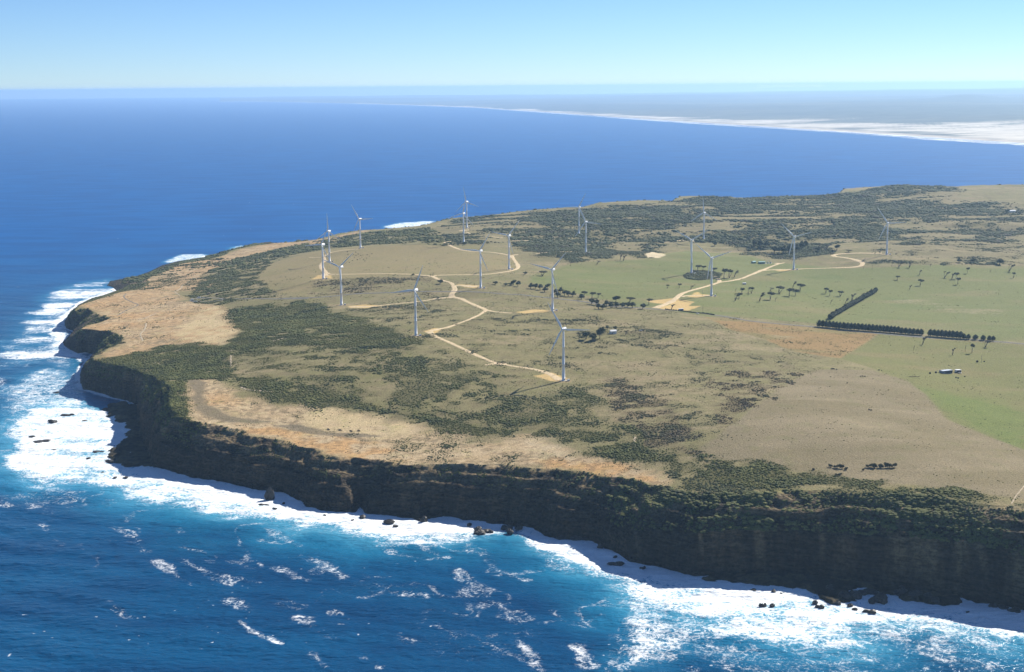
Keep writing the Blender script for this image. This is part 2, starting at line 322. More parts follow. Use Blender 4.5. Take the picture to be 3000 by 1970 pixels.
def landcolour(x, y, z, t, band):
    n1 = fbm(x, y, 90, 201, 3); n2 = fbm(x, y, 22, 211, 3); n3 = fbm(x * .3, y, 50, 221, 3); n4 = fbm(x, y, 5, 231, 2)
    N = len(x)
    c = np.empty((N, 3), np.float32); c[:] = (.222, .202, .114)
    c = mix(c, S(-.3, .5, n1) * .65, (.185, .175, .088)); c = mix(c, S(.0, .6, n3 + n2 * .5) * .7, (.300, .245, .170))
    c = mix(c, S(.1, .6, -n2 - n3 * .5) * .5, (.165, .135, .085)); c = mix(c, S(.05, .5, n2 * .7 - n1 * .5 + n4 * .2) * .6, (.175, .175, .080)); c = mix(c, S(.15, .6, n4 + n2 * .3) * .35, (.15, .125, .08))
    far = msk('far', x, y, 25, 20, 60); c = mix(c, far * .55, (.215, .185, .120))
    ring = msk('ring', x, y, 6, 8); c = mix(c, ring * .9, (.255, .215, .125)); c = mix(c, ring * S(.0, .6, n3) * .5, (.205, .195, .095))
    g = msk('green', x, y, 6, 6); c = mix(c, g, (.158, .178, .072)); c = mix(c, g * S(-.1, .7, n3 + n1 * .4) * .6, (.215, .190, .105)); c = mix(c, g * S(.2, .7, n1 - n3 * .4) * .6, (.130, .165, .060))
    b = msk('brownpad', x, y, 4, 3); c = mix(c, b, (.270, .185, .090)); c = mix(c, b * S(.05, .6, n3) * .8, (.205, .185, .090))
    r = msk('right', x, y, 4, 3); c = mix(c, r, (.165, .170, .070)); c = mix(c, r * S(-.1, .6, n3 + n1 * .3) * .55, (.215, .180, .100))
    l = msk('lush', x, y, 25, 20); c = mix(c, l * .75, (.125, .170, .045))
    h = msk('greyhill', x, y, 4, 3); c = mix(c, h, (.212, .182, .125)); c = mix(c, h * S(-.1, .5, n3 + n2 * .3) * .7, (.255, .218, .158)); c = mix(c, h * S(.1, .6, -n3 - n1 * .5) * .6, (.180, .155, .095))
    for q in ('pale1', 'pale2'):
        m = msk(q, x, y, 14, 14); c = mix(c, m * S(.0, .5, n3 + n4 * .5) * .6, (.30, .27, .19))
    # shrub litter
    d, k = density(x, y)
    sc = np.where(k[:, None] > 1.3, np.array([.105, .080, .045], np.float32), np.array([.085, .085, .035], np.float32))
    c = c + (sc - c) * (np.clip(d * 1.2, 0, 1) * .85)[:, None]
    # bare sand and clay
    for q in ('orangeL', 'orangeL2', 'coastL', 'ledge'):
        m = msk(q, x, y, 13, 17, 30) * (1 - .7 * np.clip(d * 1.3, 0, 1))
        c = mix(c, m * .9, (.45, .345, .245) if q == 'ledge' else (.44, .305, .19)); c = mix(c, m * S(.0, .7, n1 + n2 * .5) * .6, (.47, .295, .155)); c = mix(c, m * S(.0, .5, n2 - n1 * .4 + n4 * .4) * .75, (.28, .23, .165)); c = mix(c, m * S(.15, .5, n3 - n2 * .6) * .5, (.47, .39, .29))
        c = mix(c, m * S(.1, .4, n4 + n2 * .25) * .65, (.20, .155, .10)); c = mix(c, m * S(.25, .5, -n4 + n2 * .3) * .5, (.56, .46, .34))
    for q in ('orangestrip', 'orangestrip2'):
        m = msk(q, x, y, 10, 16, 30); c = mix(c, m * S(-.5, .3, n2) * .8, (.50, .31, .155)); c = mix(c, m * S(.0, .5, n4 + n2 * .3) * .55, (.23, .165, .10))
    for q in ('sandtop', 'sandL', 'sandpatch'):
        m = msk(q, x, y, 14, 22, 40); c = mix(c, m * S(-.6, .2, n2 + n4 * .3) * .85, (.52, .43, .29) if q != 'sandpatch' else (.48, .41, .32)); c = mix(c, m * S(.2, .6, n4 + n2 * .3) * .35, (.36, .28, .17))
    m = msk('greypath', x, y, 5, 5); c = mix(c, m * .85, (.165, .145, .110))
    m = msk('greyledge', x, y, 4, 5); c = mix(c, m * .8, (.16, .14, .11))
    for q in ('pad1', 'pad2', 'pad3', 'pad4', 'pad7', 'pad13', 'padA', 'padB', 'padC', 'pad16', 'pad17'):
        m = msk(q, x, y, 2, 2, 12); c = mix(c, m, (.52, .385, .195)); c = mix(c, m * S(.2, .6, n2) * .3, (.36, .30, .22))
    m = msk('pit', x, y, 3, 6); c = mix(c, m, (.60, .52, .40))
    for tx, ty, tz, _, _ in TURB:
        dd = np.hypot(x - tx, y - ty); ok = dd < 40
        if ok.any():
            m = np.zeros(N, np.float32); m[ok] = S(16, 9, dd[ok] + 3 * n2[ok]); c = mix(c, m * .6, (.30, .235, .155))
    # slopes to the sea: rock and scree, planted where shrubs hold
    rock = np.where(band, 1.0, 0.0).astype(np.float32) * S(1.02, .86, t + .12 * n2)
    rk = np.empty((N, 3), np.float32); rk[:] = (.056, .045, .035)
    rk = mix(rk, S(.0, .5, n2 + n4 * .5) * .7, (.100, .078, .055)); rk = mix(rk, S(.1, .6, -n2 + n1 * .4) * .7, (.048, .043, .038))
    pan = fbm(x + .3 * y, y * .15, 11, 241, 2); rk = mix(rk, S(60, 180, x) * S(1500, 1400, y) * S(.0, .35, pan) * S(.03, .08, t) * S(.24, .17, t) * .8, (.19, .15, .10))
    rk = mix(rk, S(.05, .4, -pan) * S(.6, .3, t) * .6, (.040, .036, .032))
    rk = mix(rk, S(.32, .6, t) * S(-.6, .3, n2 + n4 * .5) * .75, (.185, .148, .100)); rk = mix(rk, S(.7, .98, t) * S(-.2, .5, n2) * .6, (.26, .205, .14))
    low = S(7, 2, z); rk = mix(rk, low * .8, (.040, .036, .032))
    c = c + (rk - c) * rock[:, None]
    sh = (~band) & (z < 5); k_ = S(-.1, .5, n2 + n4 * .5)[sh][:, None]; c[sh] = np.array([.040, .036, .030]) * (1 - k_) + np.array([.105, .088, .058]) * k_
    c = c * np.array([1.02, .97, .80], np.float32)
    return np.clip(c, .01, .9), rock

# ------------------------------------------------------------------ materials
def mat(name, base=(.5, .5, .5), rough=.8, spec=.3, metal=0.0):
    m = bpy.data.materials.new(name); m.use_nodes = True
    b = m.node_tree.nodes['Principled BSDF']
    b.inputs['Base Color'].default_value = (*base, 1); b.inputs['Roughness'].default_value = rough
    b.inputs['Specular IOR Level'].default_value = spec; b.inputs['Metallic'].default_value = metal
    return m
class NT:
    def __init__(s, m): s.n = m.node_tree.nodes; s.l = m.node_tree.links; s.b = s.n['Principled BSDF']
    def new(s, t, **k):
        o = s.n.new(t)
        for a, v in k.items(): setattr(o, a, v)
        return o
    def lk(s, a, b): s.l.new(a, b)
    def noise(s, vec, scale, detail=3, rough=.55):
        o = s.new('ShaderNodeTexNoise'); o.inputs['Scale'].default_value = scale; o.inputs['Detail'].default_value = detail; o.inputs['Roughness'].default_value = rough
        if vec is not None: s.lk(vec, o.inputs['Vector'])
        return o.outputs['Fac']
    def math(s, op, a, b=None, c=None, clamp=False):
        o = s.new('ShaderNodeMath', operation=op, use_clamp=clamp)
        for i, v in enumerate((a, b, c)):
            if v is None: continue
            if isinstance(v, (int, float)): o.inputs[i].default_value = v
            else: s.lk(v, o.inputs[i])
        return o.outputs[0]
    def rng(s, v, a, b, c=0., d=1., smooth=True):
        o = s.new('ShaderNodeMapRange', interpolation_type='SMOOTHSTEP' if smooth else 'LINEAR'); s.lk(v, o.inputs[0])
        for i, q in enumerate((a, b, c, d)):
            if isinstance(q, (int, float)): o.inputs[i + 1].default_value = q
            else: s.lk(q, o.inputs[i + 1])
        return o.outputs[0]
    def mixc(s, f, a, b, bt='MIX'):
        o = s.new('ShaderNodeMix', data_type='RGBA', blend_type=bt)
        for i, v in ((0, f), (6, a), (7, b)):
            if isinstance(v, (int, float)): o.inputs[i].default_value = v
            elif isinstance(v, tuple): o.inputs[i].default_value = (*v, 1)
            else: s.lk(v, o.inputs[i])
        return o.outputs[2]
    def attr(s, name):
        o = s.new('ShaderNodeAttribute'); o.attribute_name = name; return o
    def pos(s, sc=None):
        g = s.new('ShaderNodeNewGeometry').outputs['Position']
        if sc is None: return g
        o = s.new('ShaderNodeVectorMath', operation='MULTIPLY'); s.lk(g, o.inputs[0]); o.inputs[1].default_value = sc; return o.outputs[0]
    def bump(s, h, strength, dist):
        o = s.new('ShaderNodeBump'); o.inputs['Distance'].default_value = dist
        if isinstance(strength, (int, float)): o.inputs['Strength'].default_value = strength
        else: s.lk(strength, o.inputs['Strength'])
        s.lk(h, o.inputs['Height']); s.lk(o.outputs[0], s.b.inputs['Normal'])

def noisy(name, base, amp=.3, scale=1.0, rough=.85, spec=.3, metal=0.0):
    m = mat(name, base, rough, spec, metal); t = NT(m)
    f = t.noise(t.pos(), scale, 4)
    lo = tuple(v * (1 - amp) for v in base); hi = tuple(min(v * (1 + amp), 1) for v in base)
    t.lk(t.mixc(t.rng(f, .3, .7), lo, hi), t.b.inputs['Base Color'])
    return m

def ground_material():
    m = mat('ground', rough=.95, spec=.12); t = NT(m)
    c = t.attr('tint').outputs['Color']; rock = t.attr('rock').outputs['Fac']
    p = t.pos(); a = t.noise(p, .55, 4, .6); b = t.noise(p, .12, 3); g = t.noise(p, 1.6, 2); sp = t.noise(t.pos((.30, .30, .3)), 1.0, 5, .75); sp2 = t.noise(t.pos((.045, .045, .05)), 1.0, 4, .6)
    v = t.rng(t.math('ADD', t.math('MULTIPLY', a, .6), t.math('MULTIPLY', g, .4)), .32, .68, .66, 1.30)
    c1 = t.mixc(1.0, c, v, 'MULTIPLY')
    c2 = t.mixc(t.math('MULTIPLY', t.rng(b, .52, .70), .35), c1, t.mixc(1.0, c1, (1.25, 1.18, 1.12), 'MULTIPLY'))
    st = t.noise(t.pos((.05, .05, .42)), 1.0, 5, .7); bl = t.noise(t.pos((.26, .26, .26)), 1.0, 6, .72)
    rv = t.rng(t.math('ADD', t.math('MULTIPLY', st, .5), t.math('MULTIPLY', bl, .5)), .38, .62, .45, 1.55)
    c3 = t.mixc(1.0, c, rv, 'MULTIPLY')
    c2 = t.mixc(t.math('MULTIPLY', t.rng(sp, .56, .66), .5), c2, t.mixc(1.0, c2, (.50, .58, .40), 'MULTIPLY')); c2 = t.mixc(t.math('MULTIPLY', t.rng(sp2, .52, .68), .4), c2, t.mixc(1.0, c2, (.80, .92, .66), 'MULTIPLY'))
    t.lk(t.mixc(rock, c2, c3), t.b.inputs['Base Color'])
    h = t.math('ADD', t.math('MULTIPLY', a, 1.0), t.math('MULTIPLY', t.math('MULTIPLY', rock, t.math('ADD', st, bl)), 3.0))
    vk = t.new('ShaderNodeTexVoronoi'); vk.inputs['Scale'].default_value = 1.0; t.lk(t.pos((.22, .22, .40)), vk.inputs['Vector'])
    h = t.math('ADD', h, t.math('MULTIPLY', t.math('MULTIPLY', vk.outputs['Distance'], rock), 3.5))
    t.bump(h, .8, 1.3)
    return m
def attr_material(name, rough=.9, amp=(.6, 1.4), scale=.8, spec=.2):
    m = mat(name, rough=rough, spec=spec); t = NT(m)
    c = t.attr('tint').outputs['Color']
    v = t.rng(t.noise(t.pos(), scale, 3), .3, .7, *amp)
    t.lk(t.mixc(1.0, c, v, 'MULTIPLY'), t.b.inputs['Base Color'])
    return m
def sea_material():
    m = mat('sea_water', rough=.12, spec=.22); t = NT(m); t.b.inputs['IOR'].default_value = 1.33
    fo = t.attr('foam').outputs['Fac']; ae = t.attr('aerated').outputs['Fac']; nr = t.attr('near').outputs['Fac']
    p = t.pos()
    warp = t.new('ShaderNodeTexNoise'); warp.inputs['Scale'].default_value = .045; warp.inputs['Detail'].default_value = 4; t.lk(p, warp.inputs['Vector'])
    off = t.new('ShaderNodeVectorMath', operation='MULTIPLY_ADD'); t.lk(warp.outputs['Color'], off.inputs[0]); off.inputs[1].default_value = (34, 34, 0); t.lk(p, off.inputs[2])
    vo = t.new('ShaderNodeTexVoronoi', feature='DISTANCE_TO_EDGE'); vo.inputs['Scale'].default_value = .075; t.lk(off.outputs[0], vo.inputs['Vector'])
    vo2 = t.new('ShaderNodeTexVoronoi', feature='DISTANCE_TO_EDGE'); vo2.inputs['Scale'].default_value = .22; t.lk(off.outputs[0], vo2.inputs['Vector'])
    vo3 = t.new('ShaderNodeTexVoronoi', feature='DISTANCE_TO_EDGE'); vo3.inputs['Scale'].default_value = .5; t.lk(off.outputs[0], vo3.inputs['Vector']); n3 = t.noise(p, .9, 3, .6)
    n1 = t.noise(off.outputs[0], .05, 5, .62); n2 = t.noise(p, .35, 4, .65)
    lace = t.math('MAXIMUM', t.rng(vo.outputs['Distance'], .0, .34, 1., 0., False), t.math('MULTIPLY', t.rng(vo2.outputs['Distance'], .0, .3, 1., 0., False), .85))
    lace = t.math('ADD', t.math('MULTIPLY', lace, .72), t.math('MULTIPLY', t.rng(vo3.outputs['Distance'], .0, .28, 1., 0., False), .28))
    patt = t.math('ADD', t.math('ADD', t.math('MULTIPLY', lace, .40), t.math('MULTIPLY', n1, .60)), t.math('MULTIPLY', t.math('SUBTRACT', n2, .5), .65))
    th = t.math('SUBTRACT', 1.0, fo)
    w = t.rng(patt, t.math('SUBTRACT', th, .10), t.math('ADD', th, .20))
    w = t.math('MULTIPLY', w, t.rng(fo, .05, .62, .25, 1.0))
    w = t.math('MULTIPLY', w, t.rng(fo, .02, .16))
    w = t.math('MULTIPLY', w, t.rng(n3, .3, .62, .72, 1.0))
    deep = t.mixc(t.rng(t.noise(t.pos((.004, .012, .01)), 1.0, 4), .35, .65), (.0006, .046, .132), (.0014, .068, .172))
    deep = t.mixc(t.rng(nr, .0, .9), t.mixc(1.0, deep, (.4, 1.35, 1.75), 'MULTIPLY'), deep); t.lk(t.rng(nr, 0, 1, .10, .18), t.b.inputs['Specular IOR Level'])  # far water tinted bluer: haze blue of distance put into its colour
    col = t.mixc(t.math('MULTIPLY', ae, .85, None, True), deep, (.020, .230, .400))
    col = t.mixc(t.math('MULTIPLY', t.rng(ae, .6, 1.2), .6), col, (.16, .50, .66))
    fc = t.mixc(t.rng(t.math('SUBTRACT', patt, t.math('MULTIPLY', th, .35)), .12, .52), (.30, .50, .60), (.93, .94, .94)); fc = t.mixc(t.rng(fo, .45, 1.0), fc, t.mixc(.62, fc, (.93, .94, .94)))
    t.lk(t.mixc(w, col, fc), t.b.inputs['Base Color'])
    t.lk(t.math('MAXIMUM', t.math('MULTIPLY', w, .9), t.rng(nr, 0, 1, .42, .2)), t.b.inputs['Roughness'])
    wv = t.noise(t.pos((.10, .22, .1)), 1.0, 4, .6); wv2 = t.noise(t.pos((.03, .07, .03)), 1.0, 3, .5)
    t.bump(t.math('ADD', wv, t.math('MULTIPLY', wv2, 1.6)), t.math('MULTIPLY', nr, .8), 2.8)
    return m

# ------------------------------------------------------------------ mesh helpers
def np_mesh(name, V, faces, m, attrs=None, smooth=True, kind=None, parent=None):
    """faces: list of (n,k) int arrays"""
    me = bpy.data.meshes.new(name); V = np.asarray(V, np.float32)
    me.vertices.add(len(V)); me.vertices.foreach_set('co', V.ravel())
    loops = np.concatenate([f.ravel() for f in faces]).astype(np.int32)
    tot = np.concatenate([np.full(len(f), f.shape[1], np.int32) for f in faces])
    me.loops.add(len(loops)); me.loops.foreach_set('vertex_index', loops)
    me.polygons.add(len(tot)); st = np.concatenate([[0], np.cumsum(tot)[:-1]]).astype(np.int32)
    me.polygons.foreach_set('loop_start', st)
    me.polygons.foreach_set('use_smooth', np.full(len(tot), smooth))
    for k, v in (attrs or {}).items():
        if v.ndim == 2:
            a = me.attributes.new(k, 'FLOAT_COLOR', 'POINT'); a.data.foreach_set('color', np.hstack([v, np.ones((len(v), 1))]).astype(np.float32).ravel())
        else:
            a = me.attributes.new(k, 'FLOAT', 'POINT'); a.data.foreach_set('value', v.astype(np.float32))
    me.update(calc_edges=True); me.materials.append(m)
    o = bpy.data.objects.new(name, me); C.link(o)
    if kind: o['kind'] = kind
    if parent is not None: o.parent = parent
    return o
def grid_faces(nr, nc, keep=None):
    i = np.arange(nr - 1)[:, None] * nc + np.arange(nc - 1)[None, :]
    f = np.stack([i, i + 1, i + nc + 1, i + nc], -1).reshape(-1, 4)
    return f if keep is None else f[keep.ravel()]
def compact(V, f, attrs):
    u, inv = np.unique(f, return_inverse=True)
    return V[u], inv.reshape(f.shape), {k: a[u] for k, a in attrs.items()}

class MB:
    def __init__(s): s.v = []; s.f = []
    def add(s, vs, fs):
        o = len(s.v); s.v += [tuple(map(float, p)) for p in vs]; s.f += [tuple(o + i for i in q) for q in fs]
    def box(s, c, d, rz=0.0, taper=1.0):
        cx, cy, cz = c; a, b, h = d[0] / 2, d[1] / 2, d[2] / 2; co, si = math.cos(rz), math.sin(rz); vs = []
        for sz, k in ((-1, 1), (1, taper)):
            for sx, sy in ((-1, -1), (1, -1), (1, 1), (-1, 1)):
                x, y = sx * a * k, sy * b * k; vs.append((cx + x * co - y * si, cy + x * si + y * co, cz + sz * h))
        s.add(vs, [(3, 2, 1, 0), (4, 5, 6, 7), (0, 1, 5, 4), (1, 2, 6, 5), (2, 3, 7, 6), (3, 0, 4, 7)])
    def tube(s, pts, rad, n=8, cap=True):
        P = [Vector(p) for p in pts]; rings = []
        for i, p in enumerate(P):
            d = (P[min(i + 1, len(P) - 1)] - P[max(i - 1, 0)]).normalized()
            a = d.orthogonal().normalized() if i == 0 else (a - d * a.dot(d)).normalized()
            b = d.cross(a); r = rad[i] if isinstance(rad, (list, tuple)) else rad
            rings.append([p + (a * math.cos(6.28318 * k / n) + b * math.sin(6.28318 * k / n)) * r for k in range(n)])
        s.loft(rings, cap)
    def loft(s, rings, cap=True):
        n = len(rings[0]); vs = [v for r in rings for v in r]; fs = []
        for i in range(len(rings) - 1):
            for k in range(n): fs.append((i * n + k, i * n + (k + 1) % n, (i + 1) * n + (k + 1) % n, (i + 1) * n + k))
        if cap: fs += [tuple(range(n - 1, -1, -1)), tuple((len(rings) - 1) * n + k for k in range(n))]
        s.add(vs, fs)
    def blob(s, c, r, rs, n=8, m_=5, jit=.2):
        rings = []
        for i in range(m_ + 1):
            ph = math.pi * (i / m_ - .5) * .98
            rings.append([(c[0] + r[0] * math.cos(ph) * math.cos(6.283 * k / n) * (1 + rs.uniform(-jit, jit)), c[1] + r[1] * math.cos(ph) * math.sin(6.283 * k / n) * (1 + rs.uniform(-jit, jit)), c[2] + r[2] * math.sin(ph) * (1 + rs.uniform(-jit, jit) * .6)) for k in range(n)])
        s.loft(rings)
    def mesh(s, name, m, smooth=False):
        me = bpy.data.meshes.new(name); me.from_pydata(s.v, [], s.f); me.materials.append(m)
        if smooth: me.polygons.foreach_set('use_smooth', [True] * len(me.polygons))
        me.update(); return me
    def build(s, name, m, parent=None, smooth=False):
        return link(name, s.mesh(name, m, smooth), parent)
def link(name, me, parent=None, loc=None):
    o = bpy.data.objects.new(name, me); C.link(o)
    if parent is not None: o.parent = parent
    if loc is not None: o.location = loc
    return o
def tag(o, label, cat, group=None):
    o['label'] = label; o['category'] = cat
    if group: o['group'] = group
    return o
def thing(name, label, cat, loc, rz=0.0, group=None, scale=None):
    o = bpy.data.objects.new(name, None); C.link(o); o.location = loc; o.rotation_euler = (0, 0, rz); o.empty_display_size = .5
    if scale: o.scale = scale
    return tag(o, label, cat, group)
def copy_thing(src, loc, rz, label, group, scale=None):
    r = src.copy(); C.link(r); r.location = loc; r.rotation_euler = (0, 0, rz)
    if scale: r.scale = scale
    tag(r, label, src['category'], group)
    for ch in list(src.children):
        c = ch.copy(); C.link(c); c.parent = r
        for g in list(ch.children):
            d = g.copy(); C.link(d); d.parent = c
    return r
ORD = ['leftmost', 'second', 'third', 'fourth', 'fifth', 'sixth', 'seventh', 'eighth', 'ninth', 'tenth', 'eleventh', 'twelfth', 'thirteenth', 'fourteenth', 'fifteenth', 'sixteenth', 'seventeenth', 'eighteenth', 'nineteenth', 'twentieth', 'twenty-first', 'twenty-second', 'twenty-third', 'twenty-fourth', 'twenty-fifth', 'twenty-sixth', 'twenty-seventh', 'twenty-eighth', 'twenty-ninth', 'thirtieth']
def ordw(i): return 'leftmost' if i == 0 else ORD[i] + ' from the left'
def zt(x, y): return float(terrain(np.array([float(x)]), np.array([float(y)]))[0])
def on(px, py):
    p = ground_at([(px, py)])[0]; return Vector((p[0], p[1], zt(p[0], p[1])))
def mpp(p): return (p - Vector((0, 0, HC))).length / F       # metres per photo pixel there

# ------------------------------------------------------------------ terrain
YS = [1080.0]
while YS[-1] < 6300:
    y = YS[-1]; YS.append(y + ((.6 if y < 1720 else 1.0) if y < 1900 else 1.05 + (y - 1900) * .0022))
YS = np.array(YS); US = np.linspace(-.46, .50, 1230)
TX = (US[None, :] * YS[:, None]); TY = np.broadcast_to(YS[:, None], TX.shape)
nr, nc = TX.shape
# coarse test first, so that open water is never evaluated in full
sx = TX.ravel(); sy = TY.ravel()
cs = np.zeros(sx.shape, bool)
sub = (slice(None, None, 8), slice(None, None, 8))
dcs = sdf(coastp, TX[sub].ravel(), TY[sub].ravel()).reshape(TX[sub].shape)
sh_s = np.maximum(sdf(SHELF, TX[sub].ravel(), TY[sub].ravel()), sdf(SHELF2, TX[sub].ravel(), TY[sub].ravel())).reshape(dcs.shape)
need = np.kron((np.maximum(dcs, sh_s) > -42), np.ones((8, 8), bool))[:nr, :nc]
idx = np.nonzero(need.ravel())[0]
X = sx[idx].astype(np.float64); Y = sy[idx].astype(np.float64)
z, t, band, dc, db = terrain(X, Y, full=True)
tint, rock = landcolour(X, Y, z, t, band)
bi = np.nonzero(band & (t > .02) & (t < .98) & (Y < 2700))[0]
if True:                                        # ledges and overhangs: rock pushed out and in along the face
    gx = sdf(coastp, X[bi] + 2, Y[bi]) - sdf(coastp, X[bi] - 2, Y[bi]); gy = sdf(coastp, X[bi], Y[bi] + 2) - sdf(coastp, X[bi], Y[bi] - 2); gl = np.hypot(gx, gy) + .5
    sa = X[bi] * .75 - Y[bi] * .66; zz_ = z[bi]
    am_ = (4.2 * fbm(sa * .45, zz_ * 1.35, 16, 251, 2) + 1.8 * fbm(sa, zz_ * 1.2, 7, 257, 2) + 1.1 * fbm(sa * 1.3, zz_ * .5, 4, 263, 2)) * S(.02, .12, t[bi]) * S(.98, .6, t[bi])
    X[bi] -= gx / gl * am_; Y[bi] -= gy / gl * am_
full_idx = -np.ones(sx.shape, np.int64); full_idx[idx] = np.arange(len(idx))
f = grid_faces(nr, nc); f = full_idx[f]; f = f[(f >= 0).all(1)]
f = f[(z[f] > -3.0).any(1)]
V = np.stack([X, Y, z], -1)
V, f, at_ = compact(V, f, {'tint': tint, 'rock': rock})
terr = np_mesh('terrain', V, [f], ground_material(), at_, True, 'structure')
print('terrain', len(V), len(f))

# ------------------------------------------------------------------ coastal scrub (ground cover)
def scrub_points(n, y0, y1):
    y = np.sqrt(rng.uniform(y0 ** 2, y1 ** 2, n)); x = rng.uniform(-.42, .47, n) * y
    return x, y
DOME_A = [(0, 0)]
def domes(x, y, z, r, h, col, tilt=0.0):
    n = len(x); k = 6; a0 = rng.uniform(0, 6.28, n)
    V = np.zeros((n, 2 * k + 1, 3), np.float32)
    for j in range(k):
        a = a0 + j * 6.28318 / k
        rr = r * rng.uniform(.75, 1.2, n); V[:, j, 0] = x + rr * np.cos(a); V[:, j, 1] = y + rr * np.sin(a); V[:, j, 2] = z - .7
        rr = r * rng.uniform(.55, .95, n); a2 = a + .5
        V[:, k + j, 0] = x + rr * np.cos(a2); V[:, k + j, 1] = y + rr * np.sin(a2); V[:, k + j, 2] = z + h * rng.uniform(.45, .85, n)
    V[:, 2 * k, 0] = x + r * rng.uniform(-.25, .25, n); V[:, 2 * k, 1] = y + r * rng.uniform(-.25, .25, n); V[:, 2 * k, 2] = z + h
    q = [(j, (j + 1) % k, k + (j + 1) % k, k + j) for j in range(k)]; tr = [(k + j, k + (j + 1) % k, 2 * k) for j in range(k)]
    base = (np.arange(n) * (2 * k + 1))[:, None, None]
    fq = (base + np.array(q)[None]).reshape(-1, 4); ft = (base + np.array(tr)[None]).reshape(-1, 3)
    return V.reshape(-1, 3), fq, ft, np.repeat(col, 2 * k + 1, axis=0)
pv = []; pq = []; pt_ = []; pc = []; nv = 0
for y0, y1, n, r0_, r1_, h0, h1 in ((1120, 1700, 210000, .8, 1.7, .5, 1.5), (1700, 2450, 330000, .9, 2.0, .6, 1.6), (2450, 3300, 260000, 1.2, 2.8, .8, 2.0), (3300, 5900, 330000, 2.6, 6.0, 1.4, 3.8)):
    x, y = scrub_points(n, y0, y1)
    dcp, dbp = coast_fields(x, y); ok = dcp > 3; x, y, dcp, dbp = x[ok], y[ok], dcp[ok], dbp[ok]
    d, k = density(x, y)
    zz, tt, bb, _, _ = terrain(x, y, dcp, dbp, full=True)
    # shrubs on the slope above the cliff face
    n2 = fbm(x, y, 18, 111, 3); n1 = fbm(x, y, 60, 101, 3)
    wA = S(40, 170, x) * (1 - S(1500, 1620, y)); wC = S(1640, 1720, y)
    sl = np.where(bb, wA * .95 * S(.15, .20, tt) * S(-.55, -.2, n2) + (1 - wA) * (1 - wC) * .42 * S(.34, .46, tt) * S(-.15, .15, n2 + n1 * .4) + wC * (1 - wA) * .9 * S(.2, .4, tt) * S(-.5, -.1, n2), 0)
    d = np.where(bb, sl, d); k = np.where(bb, np.where(x > 60, .35, .3), k)
    ok = rng.uniform(0, 1, len(x)) < d; x, y, zz, k, tt, bb, dd = x[ok], y[ok], zz[ok], k[ok], tt[ok], bb[ok], d[ok]
    n = len(x); u = rng.uniform(0, 1, n) ** 1.6 * (.35 + .65 * S(.1, .7, dd))
    r = (r0_ + (r1_ - r0_) * u) * (.7 + .5 * dd) * np.where(bb & (x > 60) & (y < 1600), 1.5, 1.0); sv0 = .55 + .95 * vn(x / 26., y / 26., 305) ** 1.5; r = r * sv0; h = (h0 + (h1 - h0) * u) * (.6 + .6 * dd) * sv0
    hu = fbm(x, y, 30, 301, 2) + rng.uniform(-.5, .5, n)
    cg = np.empty((n, 3), np.float32); cg[:] = (.105, .115, .035)
    cg = mix(cg, S(-.2, .7, hu), (.150, .148, .050)); cg = mix(cg, S(.2, .9, -hu), (.065, .075, .030))
    dk = np.empty((n, 3), np.float32); dk[:] = (.080, .092, .040); dk = mix(dk, S(0, .8, hu), (.112, .118, .052)); dk = mix(dk, S(.3, .9, -hu), (.105, .094, .060))
    br = np.empty((n, 3), np.float32); br[:] = (.108, .086, .050); br = mix(br, S(-.1, .8, hu), (.075, .078, .034))
    col = cg + (dk - cg) * np.clip(k, 0, 1)[:, None]; col = col + (br - col) * np.clip(k - 1, 0, 1)[:, None]
    v, q, tr, c = domes(x, y, zz, r, h, col)
    pv.append(v); pq.append(q + nv); pt_.append(tr + nv); pc.append(c); nv += len(v)
    print('scrub', n)
scrub = np_mesh('scrub', np.vstack(pv), [np.vstack(pq), np.vstack(pt_)], attr_material('scrub_leaf', .9, (.6, 1.35), 1.2, .15), {'tint': np.vstack(pc)}, False, 'stuff')

